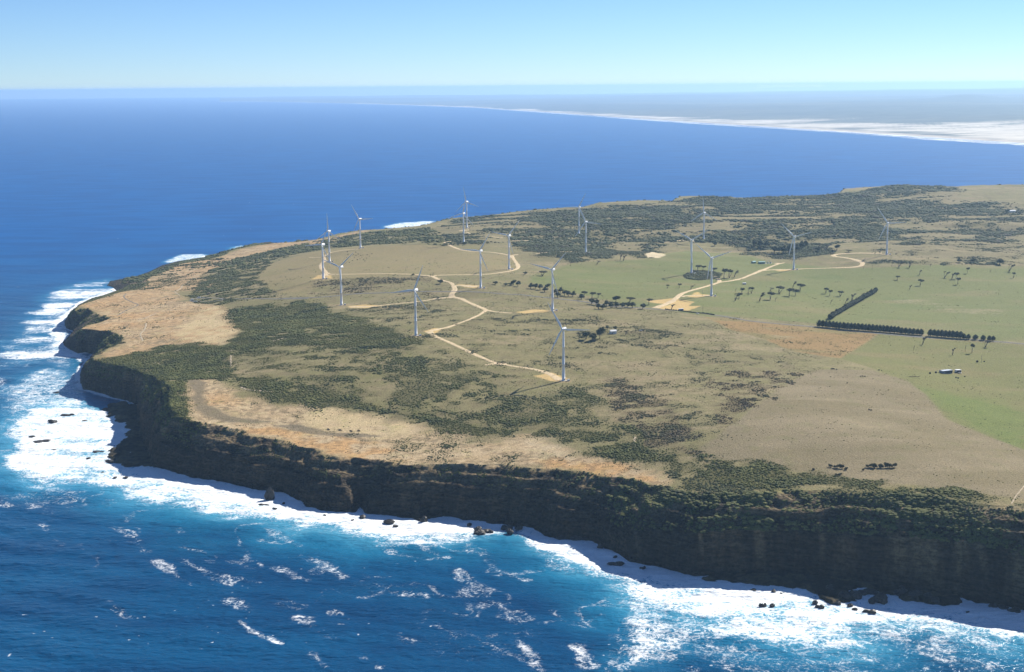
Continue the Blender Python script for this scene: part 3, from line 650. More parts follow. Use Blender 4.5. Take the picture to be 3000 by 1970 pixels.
# ------------------------------------------------------------------ sea with its surf
SY = [820.0]
while SY[-1] < 75000: SY.append(SY[-1] + max(.9, SY[-1] ** 2 / (HC * 1430) * .85))
SY = np.array(SY); SU = np.linspace(-.56, .60, 1350)
WX = SU[None, :] * SY[:, None]; WY = np.broadcast_to(SY[:, None], WX.shape); nr, nc = WX.shape
X = WX.ravel(); Y = WY.ravel(); N = len(X)
near = S(5200, 1500, Y)
dc = np.full(N, -3000., np.float32); nk = Y < 6400; dc[nk] = sdf(coastp, X[nk], Y[nk])
D = np.zeros(N, np.float32); AE = np.zeros(N, np.float32)
wa = np.nonzero((Y < 6400) & (dc < 20))[0]; x = X[wa]; y = Y[wa]; e = -dc[wa]
def WM(*pts): return am(pts)[:, :2]
SURF = dict(
 main=WM((330,930),(290,940),(240,950),(190,925),(120,930),(70,935),(20,990),(5,1040),(10,1080),(60,1105),(110,1130),(200,1120),(270,1135),(290,1160),(380,1175),(420,1190),(470,1200),(560,1205),(640,1215),(690,1240),(740,1235),(800,1250),(880,1262),(960,1250),(1050,1262),(1130,1245),(1190,1235),(1240,1262),(1300,1290),(1330,1320),(1400,1340),(1450,1350),(1455,1400),(1480,1420),(1560,1430),(1640,1450),(1720,1470),(1830,1500),(1960,1513),(2005,1505),(1990,1480),(2060,1462),(2160,1455),(2250,1480),(2330,1500),(2400,1490),(2700,1560),(2700,1400),(2380,1380),(1900,1300),(1500,1280),(1200,1200),(900,1180),(600,1110),(420,1080)),
 turq=WM((760,1235),(900,1280),(1000,1275),(1080,1270),(1180,1240),(1240,1270),(1240,1330),(1290,1340),(1340,1335),(1400,1360),(1440,1420),(1440,1560),(1700,1500),(1900,1530),(2060,1500),(2200,1520),(2380,1520),(2380,1450),(1700,1380),(1300,1260),(900,1200)),
 turq2=WM((0,900),(60,860),(130,850),(190,870),(190,930),(120,940),(60,960),(0,1000)),
 left=WM((0,800),(60,740),(90,700),(140,668),(200,655),(255,648),(260,680),(200,705),(155,740),(150,800),(190,835),(190,860),(120,835),(60,850),(0,850)),
 leftsolid=WM((110,760),(150,722),(200,690),(250,672),(262,662),(270,680),(200,710),(172,722),(150,770),(170,800),(200,835),(230,815),(205,845),(190,840),(120,810)),
 farl=WM((375,612),(420,592),(470,590),(500,594),(480,604),(430,612)),
 farl2=WM((525,577),(560,570),(590,574),(575,580),(540,582)),
 rear=WM((890,527),(930,518),(990,514),(1012,514),(1000,524),(960,530),(900,531)),
 breaker=WM((85,866),(98,858),(112,866),(108,873),(92,874)),
 near1=WM((548,1445),(560,1440),(600,1462),(640,1478),(668,1498),(655,1507),(610,1488),(570,1470)),
)
wp = fbm(x, y, 60, 401, 3) * 16 + fbm(x, y, 18, 411, 2) * 6
def sm(n, soft=12., w=1.0): 
    s = sdf(SURF[n], x, y, 120); return S(-soft, soft, s + wp * w)
dD = np.zeros(len(x), np.float32); dA = np.zeros(len(x), np.float32)
m = sm('main', 30.); core = S(60, 8, e + fbm(x, y, 80, 421, 3) * 22)
dD = np.maximum(dD, np.clip(m * (.63 + .36 * core + .30 * fbm(x * .8, y * 1.4, 42, 425, 3)), 0, 1)); dA = np.maximum(dA, m * 1.1)
dA = np.maximum(dA, S(-95, 10, sdf(SURF['main'], x, y, 160) + wp) * .9)
m = sm('turq', 25.); dD = np.maximum(dD, m * np.clip(.46 + .16 * fbm(x, y, 50, 426, 3), 0, 1)); dA = np.maximum(dA, m * .62)
m = sm('turq2', 25.); dD = np.maximum(dD, m * .46); dA = np.maximum(dA, m * .75)
m = sm('left', 30., 1.6); dD = np.maximum(dD, m * np.clip(.46 + .40 * fbm(x * .35, y, 38, 427, 3), 0, .9)); dA = np.maximum(dA, m * .6)
m = sm('leftsolid', 22.); dD = np.maximum(dD, m * np.clip(.66 + .35 * fbm(x * .45, y, 34, 429, 3), 0, 1)); dA = np.maximum(dA, m * .9)
for q, v in (('farl', .52), ('farl2', .48), ('rear', .56), ('breaker', .95)):
    m = sm(q, 14., .6); dD = np.maximum(dD, m * v); dA = np.maximum(dA, m * .8)
m = sm('near1', 5., .3); dD = np.maximum(dD, m * .54)
rim = S(14, 2, e + fbm(x, y, 30, 431, 2) * 6) * (Y[wa] < 3300); dD = np.maximum(dD, rim * .85)
STREAK = [[(100,1220),(112,1240),(130,1255)],[(270,1225),(305,1240),(335,1278)],[(365,1305),(400,1328),(445,1360)],[(340,1270),(372,1262)],[(430,1272),(470,1282),(520,1300),(560,1310)],[(420,1300),(450,1318),(500,1340),(540,1352)],
 [(640,1320),(680,1340),(715,1350)],[(700,1290),(760,1310),(800,1345)],[(860,1340),(900,1342)],[(915,1282),(950,1292),(1000,1300),(1040,1296)],[(1065,1320),(1085,1350),(1120,1375),(1160,1400),(1200,1440)],[(1170,1430),(1210,1420),(1240,1440),(1200,1450)],
 [(1250,1450),(1300,1440),(1350,1450),(1400,1430)],[(1280,1420),(1330,1450),(1380,1460)],[(720,1520),(760,1550)],[(850,1530),(880,1556)],[(1200,1480),(1230,1520),(1260,1560)],[(1430,1480),(1460,1500),(1440,1540),(1450,1560)],[(1500,1520),(1560,1530),(1600,1555)],[(1700,1510),(1760,1530),(1830,1545)],
 [(1850,1515),(1900,1540),(1960,1560)],[(1940,1500),(1970,1520),(2040,1535),(2120,1560)],[(2060,1500),(2140,1520),(2220,1535),(2330,1545)],[(480,1335),(520,1345)],[(560,1345),(600,1352)],[(0,1160),(20,1175)],[(60,1170),(90,1180),(60,1185)],[(600,1255),(650,1262)],
 [(1080,1390),(1095,1420)],[(1330,1500),(1370,1550)],[(1600,1480),(1650,1500)],[(930,1380),(990,1385)],[(650,1400),(700,1410)],[(540,1395),(580,1420)],[(700,1440),(740,1470),(800,1490)],[(1010,1450),(1060,1480)],[(1130,1300),(1160,1330),(1230,1350)],[(1100,1480),(1150,1510),(1210,1530)],[(1560,1490),(1640,1520),(1700,1560)],[(2150,1500),(2230,1515),(2320,1520)],[(900,1470),(960,1490)],[(250,1400),(290,1430)],[(620,1230),(640,1245),(700,1270)],[(780,1420),(830,1440)]]
for ln in STREAK:
    P = WM(*ln); dl = .8 * linedist(P, x, y, 40) + fbm(x, y, 34, 441, 3) * 8
    dD = np.maximum(dD, S(12, 0, np.abs(dl)) * np.clip(.415 + .17 * fbm(x, y, 26, 451, 3), 0, .45))
# wind caps and drifting foam threads away from the surf
th = fbm(x + .5 * y, (y - .4 * x) * .35, 90, 461, 4); zone = S(520, 120, e) * (Y[wa] < 2500)
rdg = 1 - np.abs(fbm(x + .5 * y, (y - .4 * x) * .6, 75, 465, 3)) * 5
dD = np.maximum(dD, zone * S(.0, .5, th) * .40); dD = np.maximum(dD, zone * S(.35, .95, rdg) * S(-.05, .5, fbm(x, y, 150, 467, 2) + .35 * S(300, 80, e)) * .37); dD = np.maximum(dD, zone * S(.05, .5, fbm(x * .7 + .4 * y, y - .3 * x, 130, 475, 3)) * .335)
dA = np.maximum(dA, S(260, 60, e) * S(-.1, .5, fbm(x, y * 1.5, 110, 468, 3)) * .38 * (Y[wa] < 2600))
caps = vn(x / 6., y / 3.5, 471) * S(.35, .75, vn(x / 120., y / 90., 473)); dD = np.maximum(dD, S(.90, .99, caps) * .50)
dA = np.maximum(dA, S(130, 20, e + wp) * .55 * (Y[wa] < 3000))
D[wa] = dD; AE[wa] = dA
swell = .55 * np.sin((X * .35 + Y * .94) / 9.0 + fbm(X, Y, 160, 481, 2) * 2.5) + .5 * fbm(X, Y * 1.6, 34, 491, 3) + .35 * fbm(X, Y * 1.8, 11, 501, 2)
zz = swell * S(4500, 1400, Y) * 1.2 + np.clip(D, 0, 1) * S(4500, 1500, Y) * (1.1 * fbm(X, Y, 13, 511, 3) + .9 * fbm(X * .5, Y, 45, 513, 2))
fz = grid_faces(nr, nc); fz = fz[(dc[fz] < 18).any(1)]
V, fz, at_ = compact(np.stack([X, Y, zz], -1), fz, {'foam': D, 'aerated': AE, 'near': near})
np_mesh('sea', V, [fz], sea_material(), at_, True, 'structure')
print('sea', len(V))

# ------------------------------------------------------------------ far coast across the bay
BEACH = [(560,236.2),(650,237.2),(800,240.5),(950,244.5),(1100,250),(1250,260),(1400,270.5),(1600,284),(1800,296),(2000,309),(2200,322),(2380,333),(2800,362)]
bp = am(BEACH)
bu = bp[:, 0] / bp[:, 1]; US2 = np.linspace(-.20, .56, 1100); yb = 1 / np.interp(US2, bu, 1 / bp[:, 1])
fr = np.concatenate([np.linspace(0, .10, 26), np.linspace(.11, .5, 50), np.linspace(.52, 1, 34)]); YE = 70000.0
inv = 1 / yb[None, :] + (1 / YE - 1 / yb[None, :]) * fr[:, None]
Yf = 1 / inv; Xf = US2[None, :] * Yf
x = Xf.ravel(); y = Yf.ravel(); dist = (Yf - yb[None, :]).ravel()
land = np.interp(x / y, [-.2, -.08, .05, .18, .3, .45], [6, 25, 60, 95, 150, 200])
z = S(0, 400, dist) * 12 + S(200, 6000, dist) * land * .40 + S(4000, 26000, dist) * land * .60
z += fbm(x, y * .7, 5200, 601, 4) * 62 * S(800, 9000, dist) + fbm(x, y, 900, 611, 3) * 10 * S(100, 1500, dist)
sk = np.exp(-((x / y - .315) / .018) ** 2) * np.exp(-((y - 30000) / 4500) ** 2) * 75; z = np.maximum(z + sk, -1) + .6
dune_w = np.interp(x / y, [-.2, 0, .06, .15, .25, .33, .40, .5], [250, 600, 1300, 1500, 2600, 3600, 3900, 3000])
dn = fbm(x * .25 + y * .1, y, 900, 621, 4) + .5 * fbm(x, y, 240, 631, 3)
dune = S(dune_w * 1.3, dune_w * .55, dist + dn * 1500) * S(-.08, .14, fbm(x * .45 + y * .35, y, 1100, 641, 5, .6) + .20) * S(120, 420, dist + dn * 250)
beach = S(330, 160, dist + dn * 120)
c = np.empty((len(x), 3), np.float32); c[:] = (.095, .098, .068); c = mix(c, S(-.2, .5, fbm(x, y, 2600, 651, 4)) * .7, (.15, .14, .085)); c = mix(c, S(.25, .6, fbm(x * .5, y, 6000, 661, 3)) * .6, (.19, .175, .10))
c = mix(c, dune, (.62, .55, .43)); c = mix(c, beach, (.55, .47, .36))
nr, nc = Yf.shape
np_mesh('coast_hills', np.stack([x, y, z], -1), [grid_faces(nr, nc)], attr_material('coast_land', .95, (.85, 1.15), .004, .1), {'tint': c}, True, 'structure')
# lines of breakers along the far beach
sv = []; sf = []
for k in range(60):
    u_a = rng.uniform(-.12, .44); ln = rng.uniform(.012, .09) * (1 if k < 40 else 1.6); uu = np.linspace(u_a, u_a + ln, 40)
    base = 1 / np.interp(uu, US2, 1 / yb); back = rng.uniform(0, 1) ** 1.4 * 620 * (base / 16000) ** .3
    wob = fbm(uu * 400 + k * 7, uu * 0, 3.0, 701 + k, 3)
    yy = base - back + wob * 45; wd = (18 + 60 * rng.uniform() * np.clip(vn(uu * 300, uu * 0, 711 + k), .1, 1)) * np.sin(np.linspace(.05, 3.09, 40)) + 3
    o = len(sv)
    for i in range(40):
        sv += [(uu[i] * (yy[i] - wd[i]), yy[i] - wd[i], .55), (uu[i] * yy[i], yy[i] + wd[i], .9)]
    sf += [(o + 2 * i, o + 2 * i + 2, o + 2 * i + 3, o + 2 * i + 1) for i in range(39)]
foam_mat = noisy('far_foam', (.85, .87, .88), .06, .02, .9)
np_mesh('breakers', np.array(sv), [np.array(sf)], foam_mat, None, True, 'stuff')

# ------------------------------------------------------------------ roads
def smooth_line(P, step):
    P = np.asarray(P, float); n = len(P); out = []
    for i in range(n - 1):
        p0, p1, p2, p3 = P[max(i - 1, 0)], P[i], P[i + 1], P[min(i + 2, n - 1)]
        m_ = max(2, int(np.linalg.norm(p2[:2] - p1[:2]) / step))
        for k in range(m_):
            t_ = k / m_
            out.append(.5 * ((2 * p1) + (-p0 + p2) * t_ + (2 * p0 - 5 * p1 + 4 * p2 - p3) * t_ ** 2 + (-p0 + 3 * p1 - 3 * p2 + p3) * t_ ** 3))
    out.append(P[-1]); return np.array(out)
def road(name, px, width, m, lift=.30, wvar=.18):
    P = smooth_line(ground_at(px)[:, :2], 3.5); T = np.gradient(P, axis=0); T /= np.linalg.norm(T, axis=1)[:, None] + 1e-9
    Nn = np.stack([-T[:, 1], T[:, 0]], -1); k = 7
    w = np.asarray(width, float) if np.ndim(width) == 0 else np.interp(np.linspace(0, 1, len(P)), np.linspace(0, 1, len(width)), width)
    w = w * (1 + wvar * fbm(P[:, 0], P[:, 1], 18, 721, 2)); V = []
    Q = P[:, None, :] + Nn[:, None, :] * (np.linspace(-.5, .5, k)[None, :, None] * (w[:, None, None] if np.ndim(w) else w))
    q = Q.reshape(-1, 2); q = q + 0.4 * fbm(q[:, 0], q[:, 1], 6, 731, 2)[:, None] * Nn.repeat(k, 0)
    z = hl(q[:, 0], q[:, 1]) + lift
    z.reshape(-1, k)[:, [0, -1]] -= lift + .25
    np_mesh(name, np.stack([q[:, 0], q[:, 1], z], -1), [grid_faces(len(P), k)], m, None, True, 'structure')
gravel = noisy('pale_gravel', (.56, .44, .27), .22, .35, .95, .1)
asphalt = noisy('worn_asphalt', (.155, .15, .14), .2, .3, .9, .2)
ms = lambda *p: [(a * M_, b * M_) for a, b in p]
RD = [
 (ms((1303,884),(1282,872),(1255,862),(1225,856),(1190,851),(1150,843),(1110,827),(1070,808),(1035,792),(1010,781),(997,771)), [16, 10, 7, 7, 8, 10, 8, 8, 8, 10, 14]),
 (ms((1128,849),(1150,846),(1178,846)), [4, 8, 8]),
 ([z1(1560,1530), z1(1640,1512), z1(1740,1492), z1(1850,1452), z1(1960,1412), z1(2050,1370), z1(2105,1335), z1(2118,1322)], [14, 9, 7, 7, 7, 7, 8, 10]),
 ([z1(2378,1352), z1(2280,1345), z1(2190,1335), z1(2110,1315), z1(2050,1288), z1(1960,1250), z1(1880,1212), z1(1800,1196)], [8, 8, 9, 11, 10, 9, 10, 13]),
 ([z1(1790,1196), z1(1700,1200), z1(1600,1212), z1(1430,1240), z1(1200,1262), z1(1000,1285), z1(900,1290), z1(780,1288)], [12, 9, 8, 7, 7, 9, 16, 16]),
 ([z1(1780,1196), z1(1778,1165), z1(1800,1135), z1(1805,1100), z1(1790,1070), z1(1760,1046), z1(1700,1030), z1(1640,1012), z1(1590,990), z1(1545,980), z1(1480,975)], [18, 12, 14, 12, 11, 9, 9, 8, 10, 10, 9]),
 ([z1(1480,975), z1(1400,966), z1(1200,961), z1(1000,960), z1(800,964), z1(640,966), z1(560,962), z1(525,945), z1(495,915), z1(478,880), z1(485,855), z1(515,836)], [9, 7, 6.5, 6.5, 6.5, 7, 9, 14, 12, 10, 9, 10]),
 ([z1(530,985), z1(515,965), z1(545,950)], [12, 14, 10]),
 ([z1(480,985), z1(500,975), z1(525,955)], [10, 14, 14]),
 ([z1(520,838), z1(508,812), z1(515,785), z1(555,757), z1(640,735), z1(740,722), z1(850,714)], [12, 9, 8, 8, 8, 8, 9]),
 ([z1(360,797), z1(420,800), z1(480,798)], 4),
 ([z1(1590,990), z1(1620,978), z1(1700,974), z1(1900,970), z1(2060,968), z1(2200,958), z1(2300,943), z2(0,928), z2(35,918), z2(60,898), z2(55,870), z2(35,840), z2(10,805), z2(-5,780)], [9, 8, 6.5, 6.5, 6.5, 7, 8, 9, 10, 10, 9, 8, 9, 12]),
 ([z2(0,780), z1(2330,772), z1(2250,757), z1(2150,745), z1(1950,735), z1(1860,718), z1(1790,692), z1(1735,665), z1(1712,650), z1(1745,640), z1(1800,645)], [8, 7, 7, 7, 7, 8, 9, 10, 10, 9, 8]),
 ([z1(1770,645), z1(1820,638), z1(1870,635)], [10, 16, 14]),
 ([z1(1800,1080), z1(1850,1076), z1(1920,1080), z1(1980,1088), z1(2040,1080)], [12, 10, 16, 18, 12]),
 ([z1(1910,545), z1(1950,556), z1(2000,568)], 7),
 ([z1(1870,527), z1(1905,528), z1(1950,524)], [18, 22, 16]),
 ([z1(2130,590), z1(2200,595), z1(2290,603)], [6, 8, 8]),
 ([z2(0,776), z2(60,770)], 8),
 ([z2(235,762), z2(300,752), z2(400,745), z2(560,741), z2(720,742)], [7, 8, 11, 14, 14]),
 ([z2(0,630), z2(90,631), z2(180,628), z2(270,620), z2(360,605), z2(430,594), z2(520,580), z2(620,577)], [8, 8, 8, 8, 9, 11, 16, 15]),
 ([z2(1460,652), z2(1560,640), z2(1660,630), z2(1780,634), z2(1900,641)], [8, 10, 14, 12, 10]),
 ([z2(1420,1302), z2(1480,1280), z2(1545,1258), z2(1600,1228), z2(1640,1198), z2(1680,1165), z2(1730,1143), z2(1800,1122), z2(1900,1095), z2(1985,1070), z2(2060,1047), z2(2180,1030), z2(2300,1002), z3(0,848), z3(40,832), z3(85,813), z3(160,783), z3(220,762), z3(285,745)], [16, 13, 14, 12, 11, 10, 9, 8, 8, 8, 8, 7, 7, 8, 10, 11, 9, 8, 7]),
 ([z2(1690,1190), z2(1730,1180), z2(1800,1176), z2(1900,1178), z2(1960,1174)], [8, 7, 7, 8, 9]),
 ([z2(2050,1047), z2(2065,1030), z2(2040,1000), z2(2000,978), z2(1950,968), z2(1900,966)], [10, 9, 9, 8, 8, 7]),
 ([z3(85,815), z3(150,808), z3(240,805), z3(350,804)], [8, 8, 12, 12]),
 ([z3(360,803), z3(460,797), z3(560,794), z3(700,790), z3(860,784), z3(930,777), z3(965,765), z3(972,748), z3(950,733), z3(920,722), z3(870,709), z3(800,698), z3(740,690), z3(715,680), z3(760,669), z3(850,663), z3(960,660), z3(1060,661), z3(1140,660)], [7, 6, 6, 6.5, 7, 9, 11, 12, 12, 12, 10, 9, 10, 13, 11, 10, 10, 11, 12]),
 ([z3(200,752), z3(240,748), z3(215,762)], 7),
]
for k, (p, w) in enumerate(RD): road('gravel_road', p, w, gravel, .28 + .004 * k)
road('asphalt_road', [z4(1640,526), z4(1760,524), z4(1900,521), z4(2100,524), z4(2260,523), z4(2378,520), z1(100,1206), z1(200,1202), z1(450,1195), z1(700,1172), z1(900,1156), z1(1200,1146), z1(1500,1137), z1(1780,1137), z1(2100,1146), z1(2378,1166), z2(120,1172), z2(260,1190), z2(420,1205), z2(600,1225), z2(760,1245), z2(900,1270), z2(1100,1292), z2(1300,1302), z2(1420,1312), z2(1560,1322), z2(1750,1337), z2(1950,1362), z2(2200,1400), z3(0,1252), z3(250,1277), z3(560,1303), z3(900,1342), z3(1300,1378), z3(1500,1393), z3(1900,1413), z3(2100,1428), z3(2377,1452), z3(2700,1490)], 7.5, asphalt, .42, .06)
road('asphalt_road', [z4(1650,526), z4(1590,518), z4(1500,516), z4(1440,519), z4(1395,524), z4(1368,532), z4(1372,543), z4(1410,549), z4(1480,550), z4(1560,546), z4(1650,531)], 7.0, asphalt, .46, .06)
track = noisy('worn_track', (.40, .33, .23), .25, .4, .95, .1)
TR = [
 ([z4(2280,838), z4(2180,862), z4(2050,900), z4(1900,930), z4(1725,960)], 3.5), ([z4(1718,962), z4(1712,1040), z4(1715,1110)], 3.0),
 ([z4(1800,1290), z4(1850,1312), z4(1950,1322), z4(2060,1332), z4(2150,1336)], 4.5), ([z4(1050,1075), z4(1110,1105), z4(1145,1150)], 3.0),
 ([z4(1060,650), z4(980,685), z4(900,712)], 4.0), ([z4(1300,395), z4(1280,425), z4(1240,455)], 4.0), ([z4(1220,460), z4(1270,495)], 3.0), ([z4(1640,285), z4(1560,302), z4(1440,325), z4(1370,350), z4(1325,385)], 3.5),
 ([z4(975,735), z4(960,790), z4(925,830), z4(945,890)], 3.5),
 (ms((2380,1130),(2364,1150),(2350,1172)), 1.6), (ms((1476,1016),(1474,1036),(1484,1048)), 3.5),
 ([z1(0,2000 - 880), z1(20, 1130)], 2.0),
]
for k, (p, w) in enumerate(TR[:-1]): road('footpath', p, w, track, .20 + .004 * k)
gtrack = noisy('grey_gravel_track', (.20, .18, .145), .2, .4, .95, .1)
road('footpath', [z4(800,480), z4(780,500), z4(800,525), z4(860,555), z4(905,575), z4(860,600), z4(790,630), z4(720,670)], 3.5, gtrack, .26)

# ------------------------------------------------------------------ wind turbines
white = mat('tower_white', (.80, .80, .80), .38, .5); NT(white)
concrete = noisy('concrete', (.42, .38, .32), .15, 1.5, .9)
dark = mat('dark_opening', (.04, .045, .05), .6)
HUB = 69.0
def turbine_meshes():
    tw = MB(); rings = []
    for h in (0, .3, .31, 22, 22.05, 22.2, 22.25, 45, 45.05, 45.2, 45.25, 66.2, 67.0):
        r = 2.15 + (1.25 - 2.15) * h / 67 + (.06 if h in (22.05, 22.2, 45.05, 45.2) else 0) + (.25 if h <= .3 else 0)
        rings.append([(r * math.cos(6.28318 * k / 28), r * math.sin(6.28318 * k / 28), h) for k in range(28)])
    tw.loft(rings)
    fo = MB(); fo.loft([[(r * math.cos(6.28318 * k / 20), r * math.sin(6.28318 * k / 20), h) for k in range(20)] for r, h in ((5.2, -1.2), (5.0, .12), (2.6, .30))])
    dr = MB(); dr.box((1.55, -1.62, 1.9), (1.0, .35, 2.2), math.radians(43)); st = MB()
    for i in range(4): st.box((2.3 + .35 * i, -2.35 - .35 * i, .9 - .25 * i), (1.4, .5, .14), math.radians(43))
    na = MB(); pr = [(-2.6, 1.35, 1.45), (-2.0, 1.75, 1.8), (2.0, 1.85, 1.95), (5.6, 1.7, 1.8), (7.2, 1.3, 1.35), (7.5, .9, .9)]
    na.loft([[(a * k, y, b * q + (.12 * (y + 2.6) / 8)) for a, q in ((w, -h * .78), (w, h * .78)) for k, b in ((0, 0),)] if False else
             [(w * .72, y, -h), (w, y, -h * .7), (w, y, h * .65), (w * .7, y, h), (-w * .7, y, h), (-w, y, h * .65), (-w, y, -h * .7), (-w * .72, y, -h)] for y, w, h in pr])
    na.box((0, 4.6, 2.25), (1.6, 1.5, .7)); na.tube([(.5, 6.2, 1.7), (.5, 6.2, 3.3)], .06, 5); na.tube([(-.5, 6.2, 1.7), (-.5, 6.2, 3.0)], .06, 5)
    hb = MB(); hb.loft([[(r * math.cos(6.28318 * k / 16), y, r * math.sin(6.28318 * k / 16)) for k in range(16)] for y, r in ((-2.7, 1.5), (-3.4, 1.65), (-4.3, 1.6), (-5.0, 1.2), (-5.45, .65), (-5.6, .1))][::-1])
    bl = MB(); rings = []
    for s_, ch, th_, tw_ in ((.9, 1.8, 1.0, 0), (2.2, 1.8, 1.0, 4), (4.5, 2.3, .62, 16), (7.5, 3.15, .34, 15), (10, 3.1, .27, 12), (15, 2.6, .23, 8.5), (21, 2.05, .20, 5.5), (27, 1.6, .18, 3.5), (33, 1.2, .17, 2), (37.5, .85, .16, 1), (40, .5, .16, .5), (41, .12, .2, 0)):
        ring = []
        for k in range(12):
            a = 6.28318 * k / 12; cx = math.cos(a) * .5; cy = math.sin(a) * .5
            sh = 1 - .55 * max(0, (cx + .1)) if s_ > 3 else 1
            u_ = (cx + (.17 if s_ > 3 else 0)) * ch; v_ = cy * ch * th_ * sh
            t_ = math.radians(tw_ + 3); ring.append((u_ * math.cos(t_) - v_ * math.sin(t_), u_ * math.sin(t_) + v_ * math.cos(t_), s_))
        rings.append(ring)
    bl.loft(rings)
    return tw, fo, dr, st, na, hb, bl
tw, fo, dr, st, na, hb, bl = turbine_meshes()
TM = [tw.mesh('tower', white, True), fo.mesh('foundation', concrete), dr.mesh('door', dark), st.mesh('steps', concrete), na.mesh('nacelle', white), hb.mesh('hub', white, True), bl.mesh('blade', white, True)]
kio = MB(); kio.box((0, 0, 1.15), (3.0, 2.4, 2.3)); kioroof = MB(); kioroof.box((0, 0, 2.42), (3.3, 2.7, .2), 0, .9); kiod = MB(); kiod.box((0, -1.215, 1.1), (2.0, .05, 1.8))
KM = [kio.mesh('cabinet', mat('kiosk_white', (.75, .75, .72), .5)), kioroof.mesh('roof', mat('kiosk_roof', (.6, .6, .58), .5)), kiod.mesh('door', mat('kiosk_door', (.45, .47, .46), .5))]
KG = 'transformer boxes at the turbine feet'
for i, (x, y, z, ang, lab) in enumerate(TURB):
    z = zt(x, y)
    T = thing('wind_turbine', lab, 'wind turbine', (x, y, z), 0, 'wind turbines')
    for nme, me in zip(('tower', 'foundation', 'door', 'steps'), TM): link(nme, me, T)
    yaw = math.radians(27 + [0, -2, 1, 2, -1, 2, 0, 3, -2, 1, 0, -1, 2, 0, 2, -1, 1, 0][i])
    n_ = link('nacelle', TM[4], T, (0, 0, HUB)); n_.rotation_euler = (math.radians(-4), 0, -yaw)
    h_ = link('hub', TM[5], T, (0, 0, HUB)); h_.rotation_euler = n_.rotation_euler
    Mr = Matrix.Translation((0, 0, HUB)) @ n_.rotation_euler.to_matrix().to_4x4() @ Matrix.Translation((0, -4.0, 0))
    for k in range(3):
        b_ = link('blade', TM[6], T); b_.matrix_local = Mr @ Matrix.Rotation(math.radians(ang) + k * 2.0944, 4, 'Y')
    kx, ky = x + 6.5, y - 3.2
    K_ = thing('transformer_kiosk', ' '.join(('white box at the foot of the ' + lab.replace('white ', '', 1).replace('wind ', '', 1).replace(' and largest', '').replace('second nearest', 'near').replace(', just in', ' in')).split(' ')[:16]), 'electrical box', (kx, ky, zt(kx, ky)), .4, KG)
    for nme, me in zip(('cabinet', 'roof', 'door'), KM): link(nme, me, K_)

#@@OBJ0
# ------------------------------------------------------------------ trees
leaf = attr_material('tree_leaf', .9, (.55, 1.45), 1.6, .15)
bark = noisy('grey_bark', (.16, .13, .105), .3, 2.0)
def zA(x, y): return (2300 + x * .29436, 800 + y * .29436)
def zB(x, y): return (1700 + x * .33656, 820 + y * .33656)
def zC(x, y): return (2180 + x * .09599, 730 + y * .09599)
def zD(x, y): return (2650 + x * .10504, 1040 + y * .10504)
def zE(x, y): return (1950 + x * .10504, 840 + y * .10504)
def zF(x, y): return (550 + x * .08403, 830 + y * .08403)
def zG(x, y): return (700 + x * .37815, 1100 + y * .37815)
def zH(x, y): return (1300 + x * .37815, 1250 + y * .37815)
def zI(x, y): return (2200 + x * .33613, 1700 + y * .33613)
def zJ(x, y): return (x * .37815, 1000 + y * .37815)
def crown_mesh(name, rs, blobs, nq, q, colA, colB, core=True):
    mb = MB(); cols = []
    def addcol(n0, c): cols.extend([c] * (len(mb.v) - n0))
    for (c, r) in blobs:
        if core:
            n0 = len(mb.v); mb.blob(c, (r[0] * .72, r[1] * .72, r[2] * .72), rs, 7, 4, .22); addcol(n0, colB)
        for _ in range(int(nq * r[0] * r[1] / sum(b[1][0] * b[1][1] for b in blobs))):
            a, w = rs.uniform(0, 6.283), rs.uniform(-.75, 1); s_ = math.sqrt(1 - w * w); k = rs.uniform(.72, 1.08)
            p = Vector((c[0] + r[0] * k * s_ * math.cos(a), c[1] + r[1] * k * s_ * math.sin(a), c[2] + r[2] * k * w))
            nrm = Vector((s_ * math.cos(a) + rs.uniform(-.6, .6), s_ * math.sin(a) + rs.uniform(-.6, .6), w + rs.uniform(-.3, .8))).normalized()
            t_ = nrm.orthogonal().normalized(); t_ = Matrix.Rotation(rs.uniform(0, 6.28), 3, nrm) @ t_; b_ = nrm.cross(t_); z_ = q * rs.uniform(.6, 1.3)
            n0 = len(mb.v); mb.add([p + t_ * z_ * .6, p + b_ * z_ * .45, p - t_ * z_ * .6, p - b_ * z_ * .45], [(0, 1, 2, 3)])
            m_ = rs.random(); addcol(n0, tuple(x * (1 - m_) + y * m_ for x, y in zip(colA, colB)))
    me = mb.mesh(name, leaf); a = me.attributes.new('tint', 'FLOAT_COLOR', 'POINT')
    a.data.foreach_set('color', np.hstack([np.array(cols, np.float32), np.ones((len(cols), 1), np.float32)]).ravel()); return me
def limb(mb, p0, p1, r0_, r1_, bend, n=4):
    p0, p1 = Vector(p0), Vector(p1); pts = [p0.lerp(p1, i / n) + Vector(bend) * math.sin(math.pi * i / n) for i in range(n + 1)]
    mb.tube(pts, [r0_ + (r1_ - r0_) * i / n for i in range(n + 1)], 6)
